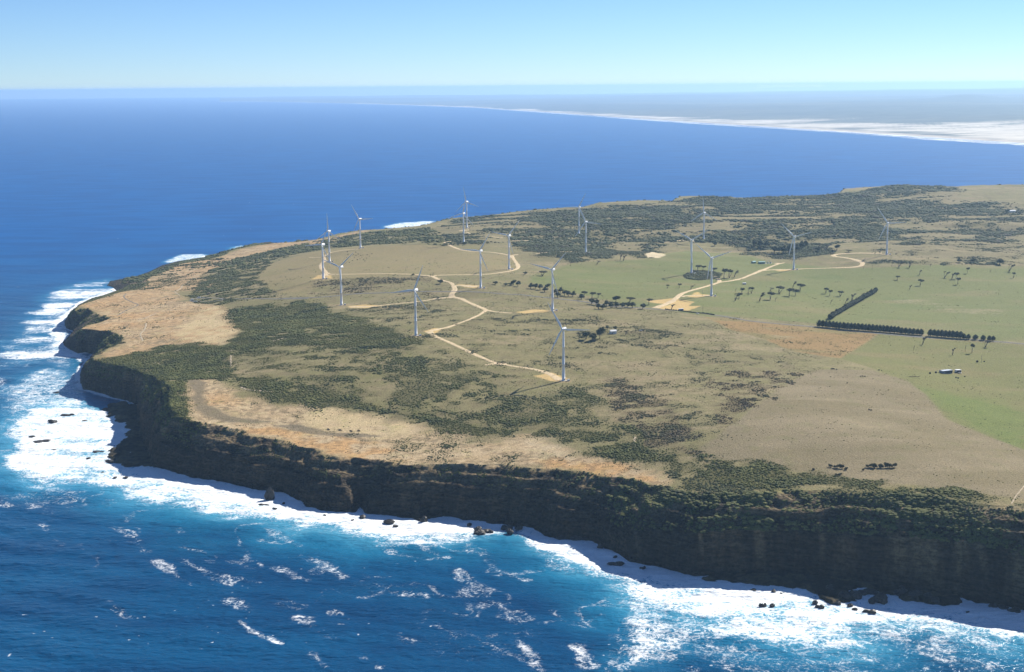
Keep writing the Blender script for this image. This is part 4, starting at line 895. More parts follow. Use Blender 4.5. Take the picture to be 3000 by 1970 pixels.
def tree_kind(kind, seed):
    rs = random.Random(seed); tr = MB(); bl = []
    if kind == 'umbrella':
        for k in range(rs.choice((2, 3, 3))):
            a = rs.uniform(-1.2, 1.2); limb(tr, (rs.uniform(-.5, .5), rs.uniform(-.4, .4), -.4), (1.2 + 2.2 * math.sin(a), rs.uniform(-1.5, 1.5), 5.6), .32, .13, (rs.uniform(-.5, .1), 0, 0))
        for k in range(6):
            a = k * 1.05; bl.append(((1.2 + 2.3 * math.cos(a) * rs.uniform(.6, 1.1), 2.1 * math.sin(a), 6.1 + rs.uniform(-.4, .7)), (2.0, 1.9, 1.05)))
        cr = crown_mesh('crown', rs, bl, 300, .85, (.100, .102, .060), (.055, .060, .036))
    elif kind == 'sparse':
        tips = []
        for k in range(4):
            e = Vector((1.0 + rs.uniform(-1.2, 2.8), rs.uniform(-2, 2), rs.uniform(4.8, 7.4))); limb(tr, (rs.uniform(-.2, .2), 0, -.4), e, .26, .06, (rs.uniform(-.5, .2), rs.uniform(-.3, .3), 0)); tips.append(e)
            for q in range(2):
                e2 = e + Vector((rs.uniform(-.6, 1.8), rs.uniform(-1, 1), rs.uniform(-.6, .9))); limb(tr, Vector((0, 0, 2.4)).lerp(e, .6), e2, .1, .03, (0, 0, .2)); tips.append(e2)
        for e in tips[:8]: bl.append(((e.x, e.y, e.z), (1.0, 1.0, .55)))
        cr = crown_mesh('crown', rs, bl, 130, .7, (.125, .118, .085), (.080, .078, .055), False)
    elif kind == 'bare':
        limb(tr, (0, 0, -.4), (.5, 0, 4.2), .25, .15, (-.2, 0, 0))
        for k in range(6):
            e = Vector((.5 + rs.uniform(-1.6, 2.6), rs.uniform(-1.6, 1.6), rs.uniform(5.0, 8.0))); limb(tr, (.25 + .04 * k, 0, 2.4 + .3 * k), e, .12, .03, (rs.uniform(-.4, .4), 0, .2))
            limb(tr, e * .75, e + Vector((rs.uniform(-.8, 1.4), rs.uniform(-.8, .8), .2)), .05, .02, (0, 0, .15))
        cr = None
    elif kind == 'bush':
        for k in range(4): limb(tr, (rs.uniform(-1.5, 1.5), rs.uniform(-1, 1), -.4), (rs.uniform(-1.8, 2), rs.uniform(-1.2, 1.2), 1.6), .16, .06, (0, 0, 0))
        for k in range(7): bl.append(((rs.uniform(-2, 2), rs.uniform(-1.3, 1.3), rs.uniform(.9, 2.0)), (1.3, 1.1, .8)))
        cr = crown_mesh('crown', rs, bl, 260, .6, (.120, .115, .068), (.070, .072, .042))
    elif kind == 'round':
        for k in range(2): limb(tr, (rs.uniform(-.4, .4), rs.uniform(-.4, .4), -.4), (rs.uniform(-.8, 1.4), rs.uniform(-.8, .8), 5.0), .34, .15, (0, 0, 0))
        for k in range(7):
            a = k * .95; bl.append(((.5 + 2.1 * math.cos(a) * rs.uniform(.4, 1), 2.0 * math.sin(a), 4.4 + rs.uniform(-1.2, 1.7)), (2.1, 2.0, 1.6)))
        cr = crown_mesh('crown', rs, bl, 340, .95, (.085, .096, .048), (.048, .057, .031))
    else:
        limb(tr, (0, 0, -.4), (0, 0, 7), .38, .12, (0, 0, 0))
        for h, r in ((2.3, 3.0), (4.0, 3.5), (5.8, 3.2), (7.3, 2.4), (8.4, 1.3)): bl.append(((rs.uniform(-.3, .3), rs.uniform(-.3, .3), h), (r * rs.uniform(.92, 1.08), r, 1.5)))
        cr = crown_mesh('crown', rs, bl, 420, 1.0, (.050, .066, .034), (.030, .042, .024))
    return tr.mesh('trunk', bark, True), cr
KIND = {k: [tree_kind(k, 40 + 7 * i + 100 * j) for i in range(4)] for j, k in enumerate(('umbrella', 'sparse', 'bare', 'round', 'cypress', 'bush'))}
NOM = dict(bush=(6.0, 3.0), umbrella=(8.2, 7.3), sparse=(5.5, 7.6), bare=(4.5, 8.0), round=(8.0, 7.3), cypress=(7.0, 9.3))
DESC = dict(umbrella='dark flat-crowned tree', sparse='thin open-crowned tree', bare='bare dead tree', round='dense dark bushy tree', cypress='dark cypress')
DESC['bush'] = 'low grey-green bush'
NAME = dict(bush='bush', umbrella='windswept_tree', sparse='windswept_tree', bare='dead_tree', round='bushy_tree', cypress='cypress_tree')
def plant(where, group, items):
    """items: kind, pixel fn, x, y of the foot, width and height in that view's pixels"""
    seq = {}; tot = {}
    for it in items: tot[it[0]] = tot.get(it[0], 0) + 1
    sc_ = lambda fn: fn(1, 0)[0] - fn(0, 0)[0]
    for kind, fn, x, y, w, h in sorted(items, key=lambda q: q[1](q[2], q[3])[0]):
        p = on(*fn(x, y)); k = mpp(p) * sc_(fn); nw, nh = NOM[kind]; i = seq.get(kind, 0); seq[kind] = i + 1
        sw, sh = max(.35, w * k / nw), max(.35, h * k / nh)
        o_ = (ordw(i).replace(' from the left', '') if tot[kind] == 2 and i == 1 else ordw(i))
        if tot[kind] == 2: o_ = ('left one', 'right one')[i]
        lab = f'{DESC[kind]}, {o_} {where}' if tot[kind] > 1 else f'{DESC[kind]} {where}'
        t_ = thing(NAME[kind], lab, 'tree', p, random.uniform(-.35, .35), group, (sw, sw, sh))
        tr, cr = KIND[kind][random.randrange(4)]
        link('trunk', tr, t_)
        if cr is not None: link('crown', cr, t_)
U, SP, BA, RO, CY = 'umbrella', 'sparse', 'bare', 'round', 'cypress'
plant('in the clump above the diagonal hedge', 'paddock trees', [(U, z3, 245, 1010, 85, 60), (U, z3, 165, 1065, 70, 65), (SP, z3, 75, 1080, 60, 72), (U, z3, 338, 1035, 78, 65), (U, z3, 392, 1030, 55, 52), (U, z3, 425, 990, 72, 62), (SP, z3, 365, 962, 40, 52), (SP, z3, 165, 988, 42, 30), (BA, z3, 212, 1082, 28, 45)])
plant('in the sparse trio of the middle paddock', 'paddock trees', [(U, z3, 650, 1012, 46, 48), (U, z3, 688, 1032, 40, 48), (U, z3, 775, 1036, 56, 45)])
plant('just left of the diagonal hedge', 'paddock trees', [(SP, z3, 875, 1076, 50, 62), (BA, z3, 908, 1080, 28, 40), (SP, z3, 822, 1101, 36, 45), (BA, z3, 695, 1098, 36, 42)])
plant('at the far top end of the diagonal hedge', 'paddock trees', [(SP, z3, 1036, 1000, 24, 28)])
plant('right of the site yard turbine', 'paddock trees', [(SP, z2, 2218, 1228, 50, 75), (U, z2, 2288, 1170, 48, 66), (SP, z2, 2350, 1172, 26, 90), (U, z3, 2, 1012, 46, 55), (U, z2, 2262, 1205, 62, 52), (BA, z2, 2222, 1145, 26, 50)])
plant('in the paddock below the cypress rows', 'paddock trees', [(SP, z3, 1493, 1455, 52, 66), (BA, z3, 1415, 1507, 24, 48), (SP, z3, 1752, 1550, 34, 62), (BA, z3, 1865, 1520, 22, 66), (U, z3, 1922, 1530, 38, 76), (SP, z3, 2040, 1477, 60, 60)])
plant('in the upper right paddock', 'paddock trees', [(SP, z3, 1285, 780, 46, 52), (SP, z3, 1378, 786, 46, 52), (BA, z3, 1560, 778, 30, 32), (SP, z3, 1466, 850, 30, 46), (U, z3, 1275, 891, 42, 32), (U, z3, 1472, 942, 52, 52), (SP, z3, 1684, 872, 48, 54), (SP, z3, 1748, 886, 40, 52), (U, z3, 1786, 884, 44, 50), (U, z3, 1802, 932, 42, 54), (U, z3, 1884, 836, 34, 48), (SP, z3, 1380, 977, 28, 38), (SP, z3, 2246, 818, 50, 66), (U, z3, 2284, 876, 32, 46), (BA, z3, 2082, 835, 14, 38), (BA, z3, 980, 805, 12, 28)])
plant('left of the site yard turbine', 'paddock trees', [(U, z2, 1545, 1105, 38, 36), (U, z2, 1665, 1101, 46, 42), (SP, z2, 1780, 1117, 38, 46)])
plant('in the sandy site yard', 'paddock trees', [(U, z2, 1366, 1266, 72, 56), (SP, z2, 1585, 1320, 48, 56)])
plant('near the low thicket and its turbine', 'paddock trees', [(U, z2, 1850, 932, 70, 56), (U, z2, 1902, 932, 54, 50), (U, z2, 2008, 952, 62, 50), (U, z2, 2112, 1006, 66, 92), (U, z2, 2160, 1002, 72, 82), (SP, z2, 2215, 992, 56, 60)])
plant('in the paddock under the dark scrub', 'paddock trees', [(SP, z2, 1075, 828, 36, 62), (SP, z2, 1108, 832, 46, 56), (SP, z2, 845, 862, 44, 34), (U, z2, 300, 978, 92, 46), (RO, z2, 128, 967, 52, 28)])
plant('alone along the dark tree belt', 'paddock trees', [(RO, z2, 1028, 1242, 102, 64), (U, z2, 1170, 1246, 92, 52), (U, z2, 712, 1192, 68, 58), (U, z2, 800, 1205, 72, 60), (U, z2, 860, 1200, 52, 46)])
plant('in the upper dark tree belt', 'trees of the dark belt', [(RO, z2, x, y, 64, 54) for x, y in ((10, 1075), (60, 1085), (185, 1108), (230, 1110), (280, 1118), (325, 1142), (350, 1112), (430, 1165), (455, 1195), (480, 1150), (520, 1178), (560, 1186), (605, 1188))])
plant('in the lower dark tree belt', 'trees of the dark belt', [(RO, z2, x, y, 68, 56) for x, y in ((690, 1215), (790, 1262), (835, 1270), (860, 1312), (905, 1315), (940, 1282), (985, 1300), (1040, 1298), (1095, 1300), (1150, 1296), (1200, 1298), (1300, 1310))])
plant('in the clump beside the pale shed', 'trees by the pale shed', [(RO, zB, 45, 520, 80, 70), (RO, zB, 105, 532, 80, 68), (RO, zB, 165, 515, 90, 100), (RO, zB, 192, 468, 50, 56), (RO, zB, 235, 430, 40, 30), (RO, zB, 300, 438, 42, 36), (SP, zB, 394, 482, 34, 42)])
plant('in the grove behind the substation', 'trees behind the substation', [(RO, z3, x, y, w, 62) for x, y, w in ((30, 605, 60), (80, 610, 60), (130, 612, 66), (200, 660, 62), (240, 665, 66), (285, 662, 70), (330, 655, 70), (395, 648, 66), (440, 620, 60), (472, 612, 50))])
plant('on the rise behind the substation grove', 'paddock trees', [(RO, z3, 578, 646, 62, 42), (SP, z3, 650, 632, 66, 46), (RO, z3, 745, 634, 58, 48), (U, z3, 845, 652, 56, 20), (SP, z3, 1120, 655, 30, 24)])
plant('at the dune foot on the far right', 'paddock trees', [(RO, z3, 2165, 760, 66, 52), (RO, z3, 1812, 742, 52, 36), (RO, z3, 1928, 745, 56, 36)])
plant('beside the farmhouse far right', 'paddock trees', [(RO, z3, 2228, 312, 46, 34)])
plant('beside the thicket on the rear dunes', 'paddock trees', [(RO, z2, 2015, 682, 52, 40), (RO, z2, 1995, 638, 56, 26)])
plant('at the track fork', 'paddock trees', [(RO, z1, 1660, 1060, 70, 44), (RO, z1, 1390, 976, 40, 18), (RO, z1, 2208, 1066, 66, 32), (RO, z1, 2310, 1080, 60, 28), (RO, z1, 2360, 1078, 60, 30)])
rowA = [(CY, zA, 340 + i * 34.2, 537 + i * 3.3, 56, 68) for i in range(7)] + [(CY, zA, 585 + i * 36, 562 + i * 2.75, 58, 70) for i in range(16)] + [(CY, zA, 1160 + i * 39, 607 + i * 2.6, 58, 62) for i in range(4)]
plant('in the long windbreak row', 'cypresses of the long windbreak row', rowA)
plant('ending the long windbreak row', 'cypresses of the long windbreak row', [(CY, zA, 1318, 617, 56, 60), (CY, zA, 1356, 620, 56, 60)])
plant('in the short windbreak row', 'cypresses of the short windbreak row', [(CY, zA, 1445 + i * 37.5, 632 + i * 2.7, 60, 70) for i in range(9)] + [(CY, zA, 1782, 660, 48, 52), (CY, zA, 1824, 662, 46, 52), (CY, zA, 1893, 664, 56, 48), (CY, zA, 1972, 670, 56, 48), (CY, zA, 2032, 673, 48, 46), (CY, zA, 2070, 675, 48, 46)])

def hedge(name, label, cat, px, w, h, step, colA, colB, q=1.0):
    P = smooth_line(ground_at(px)[:, :2], step); o_ = Vector((P[0][0], P[0][1], zt(*P[0]))); T_ = thing(name, label, cat, o_)
    rs = random.Random(5); bl = []; st_ = MB()
    for x_, y_ in P:
        z_ = zt(x_, y_); c_ = Vector((x_ + rs.uniform(-.4, .4), y_ + rs.uniform(-.4, .4), z_)) - o_
        hh = h * rs.uniform(.72, 1.2); bl.append(((c_.x, c_.y, c_.z + hh * .45), (w * .5 * rs.uniform(.9, 1.15), w * .5, hh * .55)))
        st_.tube([c_ + Vector((0, 0, -.5)), c_ + Vector((.1, 0, hh * .5))], [.18, .08], 5)
    link('foliage', crown_mesh('foliage', rs, bl, len(bl) * 26, q, colA, colB), T_); st_.build('stems', bark, T_)
    T_.children[-1]['kind'] = 'stuff'
hedge('windbreak_hedge', 'tall dark diagonal hedge of close-grown trees between two green paddocks', 'hedge', [zA(448, 466), zA(520, 415), zA(640, 345), zA(760, 275), zA(880, 205), zA(900, 192)], 11.0, 10.5, 4.5, (.042, .056, .028), (.026, .036, .021))
hedge('roadside_hedge', 'low dark hedge strip along the sealed road below the site yard', 'hedge', [zE(0, 646), zE(350, 680), zE(800, 735), zE(1100, 760), zE(1350, 800)], 2.6, 2.2, 2.2, (.060, .062, .035), (.036, .040, .025), .7)

# ------------------------------------------------------------------ poles
wood = noisy('weathered_wood', (.20, .17, .14), .25, 3.0)
wire_ = mat('insulator', (.35, .33, .30), .4)
PG = 'timber power poles'
def pole(px, h, lab):
    p = on(*px); T_ = thing('power_pole', lab, 'power pole', p, .5, PG)
    a = MB(); a.tube([(0, 0, -1), (0, 0, h)], [.22, .15], 8); a.build('post', wood, T_)
    b = MB(); b.box((0, 0, h - .7), (2.4, .16, .18)); ca = b.build('crossarm', wood, T_)
    for k in (-1, 0, 1):
        i_ = MB(); i_.tube([(k * 1.0, 0, h - .6), (k * 1.0, 0, h - .3)], [.1, .07], 6); i_.build('insulator', wire_, ca)
pole(zE(1035, 748), 11, 'timber power pole beside the sealed road, nearest to the hedge strip')
pole(zE(1024, 262), 10, 'timber power pole just left of the site yard turbine foot')
pole(zD(2145, 225), 11, 'timber power pole standing alone right of the open farm shed')
pole(z3(1055, 806), 11, 'timber power pole below the winding track to the rightmost turbine')

# ------------------------------------------------------------------ buildings
def steel(name, c, rough=.45): 
    m = noisy(name, c, .08, .8, rough, .4); return m
tin = steel('zinc_roof', (.60, .63, .66), .35); tinw = steel('white_roof', (.82, .82, .80), .4); wallg = steel('grey_sheet', (.34, .38, .42)); cream = steel('cream_wall', (.66, .66, .62)); greenw = steel('green_sheet', (.17, .27, .25)); greenr = steel('green_roof', (.33, .52, .48)); inner = mat('dark_inside', (.025, .025, .028), .9); glass = mat('window_glass', (.06, .08, .10), .12, .6)
def gable(name, lab, cat, px, L, W, H, rise, rz, wall, roof, windows=2, lean=False):
    p = on(*px); T_ = thing(name, lab, cat, p, rz)
    a = MB(); x, y = L / 2, W / 2
    a.add([(-x, -y, -.6), (x, -y, -.6), (x, y, -.6), (-x, y, -.6), (-x, -y, H), (x, -y, H), (x, y, H), (-x, y, H), (-x, 0, H + rise), (x, 0, H + rise)], [(0, 1, 5, 4), (2, 3, 7, 6), (1, 2, 6, 9, 5), (3, 0, 4, 8, 7), (3, 2, 1, 0)]); a.build('wall', wall, T_)
    r = MB(); e = .35
    for s_ in (-1, 1):
        k = rise / y; yo = y + e; zo = H - k * e
        vs = [(-x - e, 0, H + rise + .06), (x + e, 0, H + rise + .06), (x + e, s_ * yo, zo + .06), (-x - e, s_ * yo, zo + .06)]
        vs += [(v[0], v[1], v[2] + .12) for v in vs]; r.add(vs, [(0, 1, 2, 3), (4, 5, 6, 7), (0, 1, 5, 4), (1, 2, 6, 5), (2, 3, 7, 6), (3, 0, 4, 7)])
    r.build('roof', roof, T_)
    d = MB(); d.box((-x * .45, -y - .03, 1.05), (min(1.1, L * .25), .08, 2.1)); d.build('door', dark, T_)
    for i in range(windows):
        w_ = MB(); w_.box((-x * .1 + i * (x * .9) / max(1, windows), -y - .03, H * .55), (min(1.3, L * .18), .07, .9)); w_.build('window', glass, T_)
    return T_
gable('substation_building', 'long green sheet building of the substation, right of its smaller twin', 'building', zC(532, 452), 14, 7, 4.2, .9, .05, greenw, greenr, 3)
gable('substation_building', 'small green gabled shed left of the longer substation building', 'building', zC(290, 438), 7.5, 8, 3.8, 1.3, .35, greenw, greenr, 1)
gable('pale_shed', 'pale gabled shed beside the dark tree clump on the brown hill', 'shed', zB(285, 468), 9.5, 7, 4.0, 1.5, .25, cream, tinw, 2)
gable('field_shed', 'small grey shed alone in the paddock right of the site yard turbine', 'shed', zC(5, 1078), 6.5, 4, 2.6, .6, .03, wallg, tinw, 1)
gable('farmhouse', 'white farmhouse far back on the right among trees', 'house', z3(2275, 304), 17, 9, 4.2, 1.8, .05, cream, tinw, 3)
# open farm shed
p = on(*zD(1150, 505)); T_ = thing('open_shed', 'long open-fronted farm shed with zinc roof in the lower right paddock', 'shed', p, math.radians(24))
a = MB(); a.box((-8, 0, 1.9), (.2, 8.6, 4.4)); a.box((8, 0, 1.7), (.2, 8.6, 4.0)); a.box((0, 4.3, 1.6), (15.8, .2, 3.9)); a.build('wall', wallg, T_)
for k in range(5):
    b = MB(); b.box((-7.9 + k * 3.95, -4.2, 1.7), (.25, .25, 4.4)); b.build('post', wood, T_)
b = MB(); vs = [(-8.5, -4.9, 4.1), (8.5, -4.9, 4.1), (8.5, 4.8, 3.45), (-8.5, 4.8, 3.45)]; b.add(vs + [(v[0], v[1], v[2] + .16) for v in vs], [(3, 2, 1, 0), (4, 5, 6, 7), (0, 1, 5, 4), (1, 2, 6, 5), (2, 3, 7, 6), (3, 0, 4, 7)]); b.build('roof', tin, T_)
b = MB(); b.box((0, 0, -.25), (15.6, 8.4, .6)); b.build('floor', concrete, T_)
p = on(*zD(1488, 488)); T_ = thing('small_shed', 'small farm shed with bright white roof, right of the open shed', 'shed', p, math.radians(12))
a = MB(); a.box((-3.3, 0, 1.5), (.18, 6, 3.6)); a.box((3.3, 0, 1.5), (.18, 6, 3.6)); a.box((0, 3, 1.5), (6.5, .18, 3.6)); a.build('wall', wallg, T_)
b = MB(); b.box((0, -1.6, 1.2), (6.3, .15, 3.0)); b.build('door', inner, T_)  # dark sheet behind the open front, inside shade put into its colour
b = MB(); vs = [(-3.8, -3.5, 3.75), (3.8, -3.5, 3.75), (3.8, 3.4, 3.4), (-3.8, 3.4, 3.4)]; b.add(vs + [(v[0], v[1], v[2] + .15) for v in vs], [(3, 2, 1, 0), (4, 5, 6, 7), (0, 1, 5, 4), (1, 2, 6, 5), (2, 3, 7, 6), (3, 0, 4, 7)]); b.build('roof', tinw, T_)
# switchyard
p = on(*zC(750, 440)); T_ = thing('switchyard', 'grey steel switchyard beside the green substation building', 'substation', p, .1); galv = steel('galvanised', (.45, .47, .48))
for k in range(3):
    b = MB(); b.tube([(-6 + k * 6, 0, -.5), (-6 + k * 6, 0, 6)], .16, 6); b.tube([(-6 + k * 6, 5, -.5), (-6 + k * 6, 5, 6)], .16, 6); b.box((-6 + k * 6, 2.5, 6.1), (.3, 5.6, .35)); b.build('gantry', galv, T_)
b = MB(); b.box((0, 0, 6.3), (12.6, .3, .3)); b.build('beam', galv, T_)
for k in range(2):
    b = MB(); b.box((-3 + k * 6, -2, 1.3), (3.2, 2.2, 2.8)); c_ = b.build('transformer', wallg, T_)
    for q in range(3):
        i_ = MB(); i_.tube([(-3.9 + k * 6 + q * .9, -2, 2.7), (-3.9 + k * 6 + q * .9, -2, 3.7)], [.18, .1], 6); i_.build('bushing', wire_, c_)
b = MB(); b.box((0, 1.5, -.1), (18, 14, .5)); b.build('slab', concrete, T_)
# site container
p = on(*zE(428, 662)); T_ = thing('site_cabin', 'white roofed blue site cabin in the sandy yard', 'cabin', p, .03); blue = steel('blue_sheet', (.06, .11, .24))
a = MB(); a.box((0, 0, 1.2), (8.5, 3, 2.6)); a.build('wall', blue, T_); a = MB(); a.box((0, 0, 2.6), (8.9, 3.4, .2)); a.build('roof', tinw, T_)
a = MB(); a.box((-2.6, -1.52, 1.1), (.95, .06, 2.0)); a.build('door', tinw, T_)
for k in range(2):
    a = MB(); a.box((.3 + 2.2 * k, -1.52, 1.6), (1.2, .06, .9)); a.build('window', glass, T_)
# lookout shelters
for k, (px, lab) in enumerate(((zF(740, 395), 'small tan roofed lookout shelter left of its twin above the car park'), (zF(1020, 412), 'small tan roofed lookout shelter right of its twin above the car park'))):
    p = on(*px); T_ = thing('lookout_shelter', lab, 'shelter', p, .1, 'lookout shelters')
    for sx_, sy_ in ((-1, -1), (1, -1), (1, 1), (-1, 1)):
        a = MB(); a.box((sx_ * 2.2, sy_ * 1.5, 1.2), (.2, .2, 3.2)); a.build('post', wood, T_)
    a = MB(); vs = [(-3, -2.2, 2.8), (3, -2.2, 2.8), (3, 2.2, 2.8), (-3, 2.2, 2.8)]; a.add(vs + [(-1.6, 0, 3.7), (1.6, 0, 3.7)], [(3, 2, 1, 0), (0, 1, 5, 4), (1, 2, 5), (2, 3, 4, 5), (3, 0, 4)]); a.build('roof', track, T_)
    a = MB(); a.box((0, 1.5, 1.0), (4.2, .12, 2.0)); a.build('back_wall', inner, T_)

# ------------------------------------------------------------------ vehicles
tyre = mat('tyre', (.02, .02, .02), .9)
def car(px, rz, col, lab, cat='car', van=False, group=None):
    p = on(*px); p.z = max(p.z, hl(np.array([p.x]), np.array([p.y]))[0]) + .45; name = 'parked_van' if van else 'parked_car'
    T_ = thing(name, lab, cat, p, rz, group); paint = mat('car_paint', col, .3, .5)
    b = MB(); L = 2.5 if van else 2.2
    prof_ = [(-L, .35), (-L, 1.0), (-L + .15, 2.0), (L - 1.1, 2.05), (L - .45, 1.15), (L, .95), (L, .35)] if van else [(-L, .35), (-L, .95), (L - 1.2, 1.0), (L, .85), (L, .35)]
    b.loft([[(x, y, z) for x, z in prof_] for y in (-.9, .9)]); b.build('body', paint, T_)
    w = MB()
    if van: w.box((.1, 0, 1.6), (3.0, 1.84, .5))
    else: w.loft([[(x, y, z) for x, z in ((-1.9, .97), (-1.4, 1.48), (.1, 1.5), (.9, 1.0))] for y in (-.78, .78)])
    w.build('windows', glass, T_)
    if not van:
        r_ = MB(); r_.box((-.65, 0, 1.53), (1.5, 1.4, .06)); r_.build('roof', paint, T_)
    for sx_ in (-1, 1):
        for sy_ in (-1, 1):
            t_ = MB(); t_.tube([(sx_ * L * .62, sy_ * .75, .34), (sx_ * L * .62, sy_ * .96, .34)], .34, 10); t_.build('wheel', tyre, T_)
CG = 'vehicles in the lookout car park'
car(zF(165, 590), .2, (.85, .85, .85), 'white van at the left tip of the car park loop', 'van', True, CG)
car(zF(410, 522), .1, (.80, .84, .88), 'pale blue-white van on the far side of the car park loop', 'van', True, CG)
car(zF(355, 522), 1.2, (.85, .85, .85), 'white car just left of the pale blue-white van', 'car', False, CG)
car(zF(545, 512), .2, (.55, .56, .57), 'silver car right of the pale blue-white van', 'car', False, CG)
car(zF(165, 632), .3, (.03, .03, .035), 'black car below the white van at the loop tip', 'car', False, CG)
car(zF(232, 650), .4, (.62, .64, .65), 'silver car on the near side of the car park loop', 'car', False, CG)
car(zF(305, 650), -.5, (.84, .83, .78), 'cream car between silver and red cars on the near side', 'car', False, CG)
car(zF(405, 655), .3, (.28, .03, .03), 'dark red car, rightmost on the near side of the loop', 'car', False, CG)
car(zE(895, 772), -.6, (.86, .86, .86), 'white car on the sealed road below the site yard', 'car', False)
car(zB(525, 448), .1, (.86, .86, .86), 'white car parked on the brown hill right of the pale shed', 'car', False)
car(zB(545, 445), .5, (.03, .03, .04), 'black car beside the white one right of the pale shed', 'car', False)
car(zD(1115, 530), .6, (.86, .86, .86), 'white car at the front corner of the open farm shed', 'car', False)
car(zD(1440, 512), .3, (.10, .10, .11), 'dark car in front of the white roofed small shed', 'car', False)
car(zD(1540, 525), -.4, (.84, .84, .82), 'white car lower right of the small farm shed', 'car', False)
# round bales and troughs in the farmyard
balem = noisy('dark_bale', (.05, .045, .04), .3, 2.0)
bm_ = MB(); bm_.tube([(-.75, 0, .75), (-.7, 0, .75), (.7, 0, .75), (.75, 0, .75)], [.68, .78, .78, .68], 14); bale = bm_.mesh('hay_bale', balem)
for px, s_, lab in ((zD(712, 530), 1.6, 'tall dark bale standing left of the open farm shed'), (zD(875, 506), 1.5, 'dark bale right beside the left wall of the open shed'), (zD(1438, 645), 1.2, 'dark bale in the grass below the sheds, left of a pair'), (zD(1496, 660), 1.2, 'dark bale in the grass below the sheds, right of a pair'), (zD(2028, 205), 1.8, 'large dark bale left of the lone power pole'), (zD(2222, 198), 1.1, 'small dark bale right of the lone power pole'), (zD(1680, 615), 1.0, 'single dark bale far right in the farmyard')):
    p = on(*px); o_ = link('hay_bale', bale, None, (p.x, p.y, p.z - .05)); o_.rotation_euler = (0, 0, random.uniform(0, 3)); o_.scale = (s_, s_, s_); tag(o_, lab, 'bale', 'dark bales in the farmyard')
# fallen timber
p = on(*zD(240, 625)); T_ = thing('fallen_tree', 'grey fallen tree with tangled branches left of the farm sheds', 'fallen tree', p, .1)
rs = random.Random(3); a = MB(); b = MB(); limb(a, (-9, .5, .4), (8, -1, .6), .4, .15, (0, 0, .3)); a.build('trunk', bark, T_)
for k in range(38):
    x0 = rs.uniform(-8, 8); limb(b, (x0, rs.uniform(-.5, .5), .5), (x0 + rs.uniform(-2.5, 3), rs.uniform(-2.8, 2.8), rs.uniform(.4, 2.2)), .12, .04, (0, 0, .3))
b.build('branches', bark, T_); T_.children[-1]['kind'] = 'stuff'
# wind-cut bushes on the grey hill above the right cliff
plant('in the bush line above the right cliff', 'bushes on the pale hill', [('bush', lambda x, y: (2100 + x * .37815, 1250 + y * .37815), x, y, w, h) for x, y, w, h in ((880, 315, 40, 26), (925, 322, 50, 32), (965, 326, 44, 40), (1000, 334, 40, 22), (1180, 318, 60, 36), (1225, 320, 60, 44), (1275, 320, 60, 38), (1320, 320, 60, 46), (1365, 318, 56, 42), (750, 338, 30, 20), (940, 376, 60, 18), (1135, 342, 26, 20))])
# brush bundles laid on the blown sand
sticks = noisy('dead_brush', (.12, .10, .075), .3, 3.0)
def zK(x, y): return (800 + x * .37815, 900 + y * .37815)
for i, (x, y) in enumerate(((430, 950), (520, 955), (605, 963), (665, 960))):
    p = on(*zK(x, y)); rs = random.Random(i); a = MB()
    for k in range(40):
        limb(a, (rs.uniform(-1.2, 1.2), rs.uniform(-4, 3), rs.uniform(.1, .7)), (rs.uniform(-1.2, 1.2), rs.uniform(-3, 4), rs.uniform(.2, 1.2)), .12, .06, (0, 0, .2), 2)
    o_ = a.build('brush_bundle', sticks); o_.location = p; o_.rotation_euler = (0, 0, .5); tag(o_, 'dark bundle of cut brush on the blown sand, ' + ('leftmost', 'second from the left', 'second from the right', 'rightmost')[i] + ' of four', 'brush bundle', 'brush bundles on the sand')

# ------------------------------------------------------------------ cattle
hide = [mat('black_hide', (.025, .022, .02), .7), mat('brown_hide', (.10, .05, .03), .7)]
cw = MB(); cw.tube([(-1.15, 0, 1.05), (-1.0, 0, 1.08), (-.3, 0, 1.0), (.5, 0, 1.05), (.9, 0, 1.15), (1.25, 0, 1.0), (1.45, 0, .62), (1.6, 0, .45)], [.12, .40, .46, .44, .34, .22, .19, .11], 10)
for sx_ in (-.85, .7):
    for sy_ in (-.22, .22): cw.tube([(sx_, sy_, .95), (sx_ + .05, sy_, .5), (sx_, sy_, 0)], [.17, .09, .08], 6)
cw.tube([(-1.15, 0, 1.2), (-1.3, 0, .6)], [.05, .03], 5)
for sy_ in (-1, 1): cw.tube([(1.38, sy_ * .12, .82), (1.34, sy_ * .32, .88)], [.07, .03], 5)
cows = [cw.mesh('cow', h_, True) for h_ in hide]
def herd(pts, fn, label, group, hid):
    for x, y in pts:
        p = on(*fn(x, y)); o_ = link('cow', cows[hid], None, (p.x, p.y, p.z - .03)); o_.rotation_euler = (0, 0, random.uniform(0, 6.28)); s_ = random.uniform(1.0, 1.25); o_.scale = (s_, s_, s_); tag(o_, label, 'cow', group)
herd(((740, 745), (822, 748), (850, 768), (895, 775), (938, 775), (982, 764), (800, 775), (768, 790), (715, 800), (735, 802), (810, 800), (856, 795), (886, 797), (865, 816), (900, 820), (930, 808), (840, 826), (790, 833), (915, 836), (760, 850), (725, 855), (826, 782), (872, 781), (745, 770), (960, 790)), z1, 'dark cow of the herd grazing inside the ring track', 'cattle inside the ring track', 0)
herd(((462, 962), (477, 959), (492, 962), (514, 966), (750, 1035), (768, 1034), (790, 1037), (618, 1102), (836, 1366), (855, 1373), (936, 974), (962, 976)), zA, 'black cow of the scattered herd on the pale brown hill', 'cattle on the pale hill', 0)

